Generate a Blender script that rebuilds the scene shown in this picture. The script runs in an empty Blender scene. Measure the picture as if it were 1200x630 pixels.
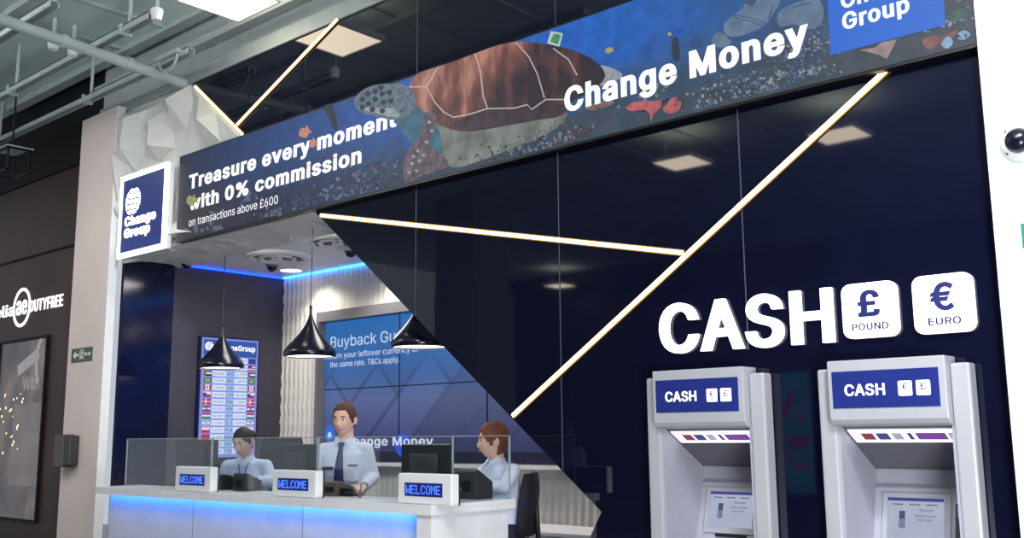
import bpy, bmesh, math, random
from mathutils import Vector, Matrix
from mathutils.geometry import tessellate_polygon, delaunay_2d_cdt
random.seed(7)
C = bpy.context.scene.collection
SC = bpy.context.scene
PI = math.pi

# ------------------------------------------------------------------ camera
F_PX, CX, CY = 1180.0, 600.0, 315.0
YAW, PITCH, ROLL, EYE = math.radians(41.3), math.radians(9.35), math.radians(-0.5), 1.5
FW = Vector((-math.sin(YAW) * math.cos(PITCH), math.cos(YAW) * math.cos(PITCH), math.sin(PITCH)))
_r0 = Vector((math.cos(YAW), math.sin(YAW), 0)); _u0 = _r0.cross(FW)
RT = _r0 * math.cos(ROLL) + _u0 * math.sin(ROLL)
UP = -_r0 * math.sin(ROLL) + _u0 * math.cos(ROLL)
cam_d = bpy.data.cameras.new('camera'); cam = bpy.data.objects.new('camera', cam_d); C.objects.link(cam)
cam_d.sensor_width = 36.0; cam_d.lens = F_PX / 1200 * 36; cam_d.clip_end = 200
m = Matrix((RT, UP, -FW)).transposed().to_4x4(); m.translation = Vector((0, 0, EYE))
cam.matrix_world = m
SC.camera = cam
SC.view_settings.view_transform = 'Standard'; SC.view_settings.look = 'None'
SC.view_settings.gamma = 1; SC.view_settings.use_curve_mapping = False
SC.view_settings.exposure = 0.0

def _ray(x, y): return RT * ((x - CX) / F_PX) - UP * ((y - CY) / F_PX) + FW
def onY(x, y, Y): d = _ray(x, y); return Vector((0, 0, EYE)) + d * (Y / d.y)
def onZ(x, y, Z): d = _ray(x, y); return Vector((0, 0, EYE)) + d * ((Z - EYE) / d.z)
def onX(x, y, X): d = _ray(x, y); return Vector((0, 0, EYE)) + d * (X / d.x)

# ------------------------------------------------------------------ world + lights
W = bpy.data.worlds.new('world'); SC.world = W; W.use_nodes = True
W.node_tree.nodes['Background'].inputs[0].default_value = (0.80, 0.88, 1.0, 1)
W.node_tree.nodes['Background'].inputs[1].default_value = 0.62
PANEL_E = 10.0       # mall ceiling panels
KIOSK_E = 1.0        # kiosk downlights scale

def spot(name, loc, target, watts, size=60, blend=0.6, color=(1, 1, 1), radius=0.06):
    l = bpy.data.lights.new(name, 'SPOT'); l.energy = watts; l.spot_size = math.radians(size)
    l.spot_blend = blend; l.color = color; l.shadow_soft_size = radius
    o = bpy.data.objects.new(name, l); C.objects.link(o); o.location = loc
    o.rotation_euler = (Vector(target) - Vector(loc)).to_track_quat('-Z', 'Y').to_euler(); return o
def area(name, loc, target, watts, sx, sy, color=(1, 1, 1)):
    l = bpy.data.lights.new(name, 'AREA'); l.energy = watts; l.shape = 'RECTANGLE'; l.size = sx; l.size_y = sy; l.color = color
    o = bpy.data.objects.new(name, l); C.objects.link(o); o.location = loc
    o.rotation_euler = (Vector(target) - Vector(loc)).to_track_quat('-Z', 'Y').to_euler(); return o

spot('kiosk_downlight_lamp', (-9.0, 6.62, 3.32), (-8.9, 7.05, 2.0), 48, 110, 0.8, (1, .93, .80))
spot('kiosk_downlight_lamp', (-7.7, 6.55, 3.32), (-7.6, 7.05, 1.8), 46, 120, 0.8, (1, .94, .83))
spot('kiosk_downlight_lamp', (-6.2, 6.55, 3.32), (-6.2, 7.05, 1.6), 45, 120, 0.8, (1, .95, .86))
spot('kiosk_downlight_lamp', (-4.9, 6.40, 3.32), (-4.9, 6.9, 0.8), 60, 120, 0.8, (1, .93, .85))
area('kiosk_ceiling_lamp', (-7.2, 5.75, 3.30), (-7.2, 5.3, 0), 46, 2.6, 0.4, (1, .95, .90))
spot('unseen_spot', (0.2, 2.0, 5.0), (-0.6, 4.9, 3.0), 900, 60, 0.9, (.97, 1, 1), 0.2)  # no fixture; unseen spot added to brighten the white column
area('concourse_fill', (-1.0, 0.6, 5.2), (-4.2, 4.6, 1.0), 230, 2.4, 1.2, (.97, .98, 1))  # unseen fill added to brighten the facade
spot('unseen_spot', (-4.6, 2.6, 5.0), (-9.85, 4.9, 2.6), 480, 34, 0.8, (1, 1, 1), 0.15)  # no fixture; added to whiten the pillar's right side
area('concourse_fill', (-9.5, 1.2, 5.2), (-9.3, 4.8, 2.0), 60, 2.4, 1.0, (.97, .98, 1))  # weaker unseen fill added for the pillar and faceted panel
area('concourse_fill', (0.9, 1.0, 0.35), (-7.4, 5.2, 3.6), 270, 1.6, 1.0, (.95, .98, 1))  # low unseen fill added near the camera, imitates floor bounce onto the soffit

# ------------------------------------------------------------------ materials
def lin(c):
    if isinstance(c, str): c = tuple(int(c[i:i + 2], 16) / 255 for i in (0, 2, 4))
    else: c = tuple(v / 255 for v in c)
    return tuple(v / 12.92 if v <= 0.04045 else ((v + 0.055) / 1.055) ** 2.4 for v in c) + (1.0,)
MATS = {}
def mat(name, col, rough=0.5, metal=0.0, em=0.0, emcol=None, var=0.06, vscale=6.0, spec=0.5, bump=0.0, bscale=60, coat=0.0):
    if name in MATS: return MATS[name]
    M = bpy.data.materials.new(name); M.use_nodes = True; nt = M.node_tree; b = nt.nodes['Principled BSDF']
    c = lin(col); b.inputs['Roughness'].default_value = rough; b.inputs['Metallic'].default_value = metal
    b.inputs['Specular IOR Level'].default_value = spec; b.inputs['Coat Weight'].default_value = coat
    tc = nt.nodes.new('ShaderNodeTexCoord'); n = nt.nodes.new('ShaderNodeTexNoise'); n.inputs['Scale'].default_value = vscale
    n.inputs['Detail'].default_value = 4
    nt.links.new(tc.outputs['Object'], n.inputs['Vector'])
    r = nt.nodes.new('ShaderNodeValToRGB'); nt.links.new(n.outputs['Fac'], r.inputs['Fac'])
    r.color_ramp.elements[0].position = .3; r.color_ramp.elements[1].position = .7
    r.color_ramp.elements[0].color = tuple(max(0, v * (1 - var)) for v in c[:3]) + (1,)
    r.color_ramp.elements[1].color = tuple(min(1, v * (1 + var)) for v in c[:3]) + (1,)
    nt.links.new(r.outputs['Color'], b.inputs['Base Color'])
    if em:
        b.inputs['Emission Strength'].default_value = em
        b.inputs['Emission Color'].default_value = lin(emcol) if emcol else c
    if bump:
        n2 = nt.nodes.new('ShaderNodeTexNoise'); n2.inputs['Scale'].default_value = bscale; nt.links.new(tc.outputs['Object'], n2.inputs['Vector'])
        bp = nt.nodes.new('ShaderNodeBump'); bp.inputs['Strength'].default_value = bump; bp.inputs['Distance'].default_value = .01
        nt.links.new(n2.outputs['Fac'], bp.inputs['Height']); nt.links.new(bp.outputs['Normal'], b.inputs['Normal'])
    MATS[name] = M; return M
def screen_mat(name, col, em=1.0, var=0.0, vscale=8):
    """self-lit picture surface: black base, emitted colour (optionally mottled)"""
    if name in MATS: return MATS[name]
    M = bpy.data.materials.new(name); M.use_nodes = True; nt = M.node_tree; b = nt.nodes['Principled BSDF']
    b.inputs['Base Color'].default_value = (.01, .01, .012, 1); b.inputs['Roughness'].default_value = .4
    b.inputs['Specular IOR Level'].default_value = .2
    b.inputs['Emission Strength'].default_value = em; c = lin(col)
    tc = nt.nodes.new('ShaderNodeTexCoord'); n = nt.nodes.new('ShaderNodeTexNoise'); n.inputs['Scale'].default_value = vscale; n.inputs['Detail'].default_value = 6
    nt.links.new(tc.outputs['Object'], n.inputs['Vector'])
    r = nt.nodes.new('ShaderNodeValToRGB'); nt.links.new(n.outputs['Fac'], r.inputs['Fac'])
    r.color_ramp.elements[0].position = .35; r.color_ramp.elements[1].position = .65
    r.color_ramp.elements[0].color = tuple(max(0, v * (1 - var)) for v in c[:3]) + (1,)
    r.color_ramp.elements[1].color = tuple(v * (1 + var) for v in c[:3]) + (1,)
    nt.links.new(r.outputs['Color'], b.inputs['Emission Color']); MATS[name] = M; return M
def glass_mat(name, tint=(.93, .96, .97), ior=1.5):
    M = bpy.data.materials.new(name); M.use_nodes = True; nt = M.node_tree; nt.nodes.clear()
    o = nt.nodes.new('ShaderNodeOutputMaterial'); mx = nt.nodes.new('ShaderNodeMixShader'); fr = nt.nodes.new('ShaderNodeFresnel')
    t = nt.nodes.new('ShaderNodeBsdfTransparent'); g = nt.nodes.new('ShaderNodeBsdfGlossy'); g.inputs['Roughness'].default_value = .02
    t.inputs[0].default_value = tint + (1,); fr.inputs[0].default_value = ior
    ge = nt.nodes.new('ShaderNodeNewGeometry'); mr = nt.nodes.new('ShaderNodeMapRange'); mr.inputs[3].default_value = ior; mr.inputs[4].default_value = 1 / ior
    nt.links.new(ge.outputs['Backfacing'], mr.inputs[0]); nt.links.new(mr.outputs[0], fr.inputs[0])
    nt.links.new(fr.outputs[0], mx.inputs[0]); nt.links.new(t.outputs[0], mx.inputs[1]); nt.links.new(g.outputs[0], mx.inputs[2])
    nt.links.new(mx.outputs[0], o.inputs[0]); return M

WHITE = mat('white_paint', (225, 226, 228), .45)
WHITE_WALL = mat('white_wall_paint', (232, 234, 234), .6)
BEIGE = mat('pillar_paint', (224, 208, 204), .6, var=.05, vscale=2)
FACET = mat('facet_plaster', (206, 207, 204), .6)
BLACKGLASS = mat('black_glass', (11, 13, 33), .03, var=.1, spec=.55)
NAVYGLASS = mat('navy_gloss', (14, 18, 52), .12, var=.1)
DARKWALL = mat('charcoal_wall', (66, 65, 78), .7)
CEIL = mat('ceiling_grey', (196, 218, 218), .7, var=.08, vscale=1.5)
CEILRAIL = mat('ceiling_rail', (176, 188, 190), .5)
FASCIA = mat('fascia_grey', (160, 168, 170), .6)
STORE = mat('store_brown', (60, 41, 37), .45, var=.4, vscale=1.0, spec=.25)
STOREDARK = mat('store_black', (9, 8, 9), .6, spec=.2)
FLOOR = mat('floor_terrazzo', (104, 102, 100), .3, var=.1, vscale=20)
MALL = mat('mall_wall', (60, 60, 64), .6)
WAVE = mat('wave_panel_plaster', (236, 231, 222), .55)
GREYFRAME = mat('grey_frame', (118, 118, 122), .5)
ATMGREY = mat('atm_grey', (164, 165, 173), .35, var=.03)
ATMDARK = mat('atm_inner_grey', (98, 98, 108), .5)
ATMSIDE = mat('atm_inner_side', (162, 162, 176), .45)
ATMBLUE = mat('atm_navy', (30, 42, 112), .3, em=.12)
BLACK = mat('black_plastic', (14, 14, 17), .35)
BLACKG = mat('black_gloss', (10, 11, 32), .22)
DARKGREY = mat('dark_grey_plastic', (52, 52, 56), .5)
CHROME = mat('chrome', (190, 190, 195), .2, 1.0)
COUNTERW = mat('counter_white', (226, 226, 230), .3)
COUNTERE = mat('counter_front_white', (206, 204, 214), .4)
LEDWARM = mat('led_warm', (255, 240, 205), .4, em=1.6, emcol=(255, 228, 180))
LEDBLUE = mat('led_blue', (40, 90, 255), .4, em=5, emcol=(20, 60, 255))
LEDSKY = mat('led_sky_blue', (90, 170, 255), .4, em=4.5, emcol=(60, 140, 255))
LITWHITE = mat('lit_white', (250, 250, 252), .5, em=1.15)
PANELLIT = mat('lit_panel', (255, 255, 255), .5, em=PANEL_E, emcol=(255, 238, 208))
PANELHOT = mat('lit_diffuser', (255, 255, 255), .5, em=4.0, emcol=(255, 246, 228))
GOLD = mat('gold_trim', (190, 150, 80), .35, .8)
SKIN1 = mat('skin_light', (222, 176, 158), .5, var=.05, vscale=30)
SKIN2 = mat('skin_warm', (206, 160, 142), .5, var=.05, vscale=30)
SHIRT = mat('shirt_pale_blue', (204, 210, 230), .8, var=.05, vscale=14, bump=.25, bscale=22)
SHIRT2 = mat('shirt_blue', (186, 198, 226), .8, var=.05, vscale=14, bump=.25, bscale=22)
TROUSER = mat('trouser_navy', (24, 26, 44), .8)
HAIRBROWN = mat('hair_brown', (74, 46, 36), .75, var=.3, vscale=40)
HAIRBLACK = mat('hair_black', (26, 20, 22), .65, var=.3, vscale=40)
HAIRAUB = mat('hair_auburn', (110, 60, 40), .75, var=.3, vscale=40)
TIE = mat('tie_navy', (32, 36, 84), .6, var=.5, vscale=60)
BADGE = mat('badge_black', (24, 24, 30), .4)
EYEW = mat('eye_white', (235, 232, 228), .3); EYED = mat('eye_dark', (40, 28, 22), .3); LIP = mat('lip', (178, 106, 100), .5)
SHOE = mat('shoe_black', (12, 12, 12), .3)
CHAIRF = mat('chair_fabric', (24, 24, 38), .8)
CHAIRP = mat('chair_burgundy', (74, 26, 52), .8)
GREEN = mat('sign_green', (22, 120, 96), .5)
GREENDARK = mat('sign_dark_green', (66, 84, 70), .5)
PANE = glass_mat('screen_glass')

# ------------------------------------------------------------------ mesh builder
OFF = {}
def ico(o): return OFF.get(o.name, Vector((0, 0, 0)))
class MB:
    def __init__(s): s.v = []; s.f = []; s.mi = []; s.cur = 0; s.weld = False
    def add(s, vs, fs):
        k = len(s.v); s.v += [Vector(p) for p in vs]
        for f in fs: s.f.append([k + i for i in f]); s.mi.append(s.cur)
        return s
    def box(s, x0, x1, y0, y1, z0, z1):
        p = [(x0, y0, z0), (x1, y0, z0), (x1, y1, z0), (x0, y1, z0), (x0, y0, z1), (x1, y0, z1), (x1, y1, z1), (x0, y1, z1)]
        return s.add(p, [(0, 3, 2, 1), (4, 5, 6, 7), (0, 1, 5, 4), (1, 2, 6, 5), (2, 3, 7, 6), (3, 0, 4, 7)])
    def prism(s, loops, fn, d0, d1, winding=False):
        """polygon(s) in 2D extruded; fn(a,b,d)->3D; loops[0] outer, others holes"""
        if not isinstance(loops[0][0], (list, tuple, Vector)): loops = [loops]
        s.weld = True
        pts = []; edges = []; LL = []
        for l in loops:
            q = []
            for p in l:
                if not q or (Vector(p[:2]) - q[-1]).length > 1e-6: q.append(Vector(p[:2]))
            if len(q) > 1 and (q[0] - q[-1]).length < 1e-6: q.pop()
            k = len(pts); pts += q; edges += [(k + i, k + (i + 1) % len(q)) for i in range(len(q))]; LL.append(q)
        V, _e, F_, *_r = delaunay_2d_cdt(pts, edges, [], 0, 1e-7)
        fs = []; n = len(V)
        for f in F_:
            c = sum((V[i] for i in f), Vector((0, 0))) / len(f); par = 0
            for l in LL:
                for i in range(len(l)):
                    (xa, ya), (xb, yb) = l[i], l[(i + 1) % len(l)]
                    if (ya > c.y) != (yb > c.y) and c.x < (xb - xa) * (c.y - ya) / (yb - ya) + xa: par = (par + (1 if yb > ya else -1)) if winding else par ^ 1
            if par: fs.append(tuple(f)); fs.append(tuple(n + i for i in reversed(f)))
        used = sorted({i for f in fs for i in f}); mp_ = {u: k for k, u in enumerate(used)}
        vs = [fn(V[u % n].x, V[u % n].y, d0 if u < n else d1) for u in used]; fs = [tuple(mp_[i] for i in f) for f in fs]
        for l in LL:
            k = len(vs); m_ = len(l)
            vs += [fn(q.x, q.y, d0) for q in l] + [fn(q.x, q.y, d1) for q in l]
            fs += [(k + i, k + (i + 1) % m_, k + m_ + (i + 1) % m_, k + m_ + i) for i in range(m_)]
        return s.add(vs, fs)
    def rings(s, rs, cap=True, closed=True):
        n = len(rs[0]); vs = [p for r in rs for p in r]; fs = []
        for i in range(len(rs) - 1):
            for j in range(n if closed else n - 1):
                a = i * n + j; b = i * n + (j + 1) % n; fs.append((a, b, b + n, a + n))
        if cap: fs.append(tuple(reversed(range(n)))); fs.append(tuple(range((len(rs) - 1) * n, len(rs) * n)))
        return s.add(vs, fs)
    def tube(s, path, r, seg=10, cap=True):
        path = [Vector(p) for p in path]; rs = []; rr = r if isinstance(r, (list, tuple)) else [r] * len(path)
        prev = None
        for i, p in enumerate(path):
            d = (path[min(i + 1, len(path) - 1)] - path[max(i - 1, 0)]).normalized()
            a = prev if prev and abs(prev.dot(d)) < .95 else (Vector((0, 0, 1)) if abs(d.z) < .9 else Vector((1, 0, 0)))
            u = a - d * a.dot(d); u.normalize(); w = d.cross(u); prev = u
            rs.append([p + (u * math.cos(2 * PI * k / seg) + w * math.sin(2 * PI * k / seg)) * rr[i] for k in range(seg)])
        return s.rings(rs, cap)
    def limb(s, p0, p1, r0, r1, seg=14):
        p0, p1 = Vector(p0), Vector(p1); d = (p1 - p0).normalized(); path = []; rr = []
        for k in range(5):
            a = PI / 2 * (1 - k / 4.0) ; path.append(p0 - d * r0 * math.sin(a)); rr.append(max(.0005, r0 * math.cos(a)))
        for k in range(5):
            a = PI / 2 * k / 4.0; path.append(p1 + d * r1 * math.sin(a)); rr.append(max(.0005, r1 * math.cos(a)))
        u = (Vector((0, 0, 1)) if abs(d.z) < .9 else Vector((1, 0, 0))); u = (u - d * u.dot(d)).normalized(); w = d.cross(u)
        return s.rings([[p + (u * math.cos(2 * PI * j / seg) + w * math.sin(2 * PI * j / seg)) * r for j in range(seg)] for p, r in zip(path, rr)])
    def lathe(s, prof, c, seg=32, axis='z', cap=False):
        c = Vector(c); rs = []
        for r, h in prof:
            ring = []
            for k in range(seg):
                a = 2 * PI * k / seg; x, y = r * math.cos(a), r * math.sin(a)
                ring.append(c + (Vector((x, y, h)) if axis == 'z' else Vector((x, h, y)) if axis == 'y' else Vector((h, x, y))))
            rs.append(ring)
        return s.rings(rs, cap)
    def ell(s, c, rx, ry, rz, nu=16, nv=10):
        c = Vector(c); rs = []
        for i in range(nv + 1):
            t = PI * (i + .02 * (i == 0) - .02 * (i == nv)) / nv
            rs.append([c + Vector((rx * math.sin(t) * math.cos(2 * PI * k / nu), ry * math.sin(t) * math.sin(2 * PI * k / nu), -rz * math.cos(t))) for k in range(nu)])
        return s.rings(rs)
    def build(s, name, mats, parent=None, world=False, smooth=False, bevel=0, angle=40, mods=None, fixn=True):
        off = ico(parent) if (parent and world) else Vector((0, 0, 0))
        me = bpy.data.meshes.new(name); me.from_pydata([tuple(p - off) for p in s.v], [], s.f)
        if not isinstance(mats, (list, tuple)): mats = [mats]
        for q in mats: me.materials.append(q)
        for p, i in zip(me.polygons, s.mi): p.material_index = min(i, len(mats) - 1)
        if fixn:
            bm = bmesh.new(); bm.from_mesh(me)
            if s.weld: bmesh.ops.remove_doubles(bm, verts=bm.verts, dist=2e-5)
            bmesh.ops.recalc_face_normals(bm, faces=bm.faces); bm.to_mesh(me); bm.free()
        me.update()
        o = bpy.data.objects.new(name, me); C.objects.link(o)
        if parent: o.parent = parent; OFF[o.name] = off
        if bevel:
            b = o.modifiers.new('bevel', 'BEVEL'); b.width = bevel; b.segments = 2; b.limit_method = 'ANGLE'; b.angle_limit = math.radians(35)
        if smooth:
            for p in me.polygons: p.use_smooth = True
            try: me.set_sharp_from_angle(angle=math.radians(angle))
            except Exception: pass
        return o

def tag(o, label=None, cat=None, group=None, kind=None):
    if label: o['label'] = label
    if cat: o['category'] = cat
    if group: o['group'] = group
    if kind: o['kind'] = kind
    return o
def thing(name, label, cat, loc=(0, 0, 0), rz=0, group=None):
    o = bpy.data.objects.new(name, None); C.objects.link(o); o.location = loc; o.rotation_euler = (0, 0, rz)
    o.empty_display_size = .1; OFF[o.name] = Vector(loc)
    return tag(o, label, cat, group)
def structure(o): o['kind'] = 'structure'; return o
def copy_tree(o, parent=None):
    c = o.copy(); C.objects.link(c); c.parent = parent
    for ch in list(o.children): copy_tree(ch, c)
    return c
fXZ = lambda a, b, d: Vector((a, d, b))          # facade plane (x, z), depth along y
fYZ = lambda a, b, d: Vector((d, a, b))          # side wall plane (y, z), depth along x
def pY(pts, Y): return [(lambda v: (v.x, v.z))(onY(x, y, Y)) for x, y in pts]
def pX(pts, X): return [(lambda v: (v.y, v.z))(onX(x, y, X)) for x, y in pts]
def rrect(x0, x1, z0, z1, r, n=5):
    out = []
    for cx_, cz_, a0 in ((x1 - r, z1 - r, 0), (x0 + r, z1 - r, 90), (x0 + r, z0 + r, 180), (x1 - r, z0 + r, 270)):
        for k in range(n + 1):
            a = math.radians(a0 + 90 * k / n); out.append((cx_ + r * math.cos(a), cz_ + r * math.sin(a)))
    return out
def stroke(path, w):
    """polyline -> polygon of width w"""
    P = [Vector((p[0], p[1])) for p in path]; L = []; R = []
    for i, p in enumerate(P):
        d = (P[min(i + 1, len(P) - 1)] - P[max(i - 1, 0)]).normalized(); n = Vector((-d.y, d.x)) * w / 2
        L.append(tuple(p + n)); R.append(tuple(p - n))
    return L + R[::-1]

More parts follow.
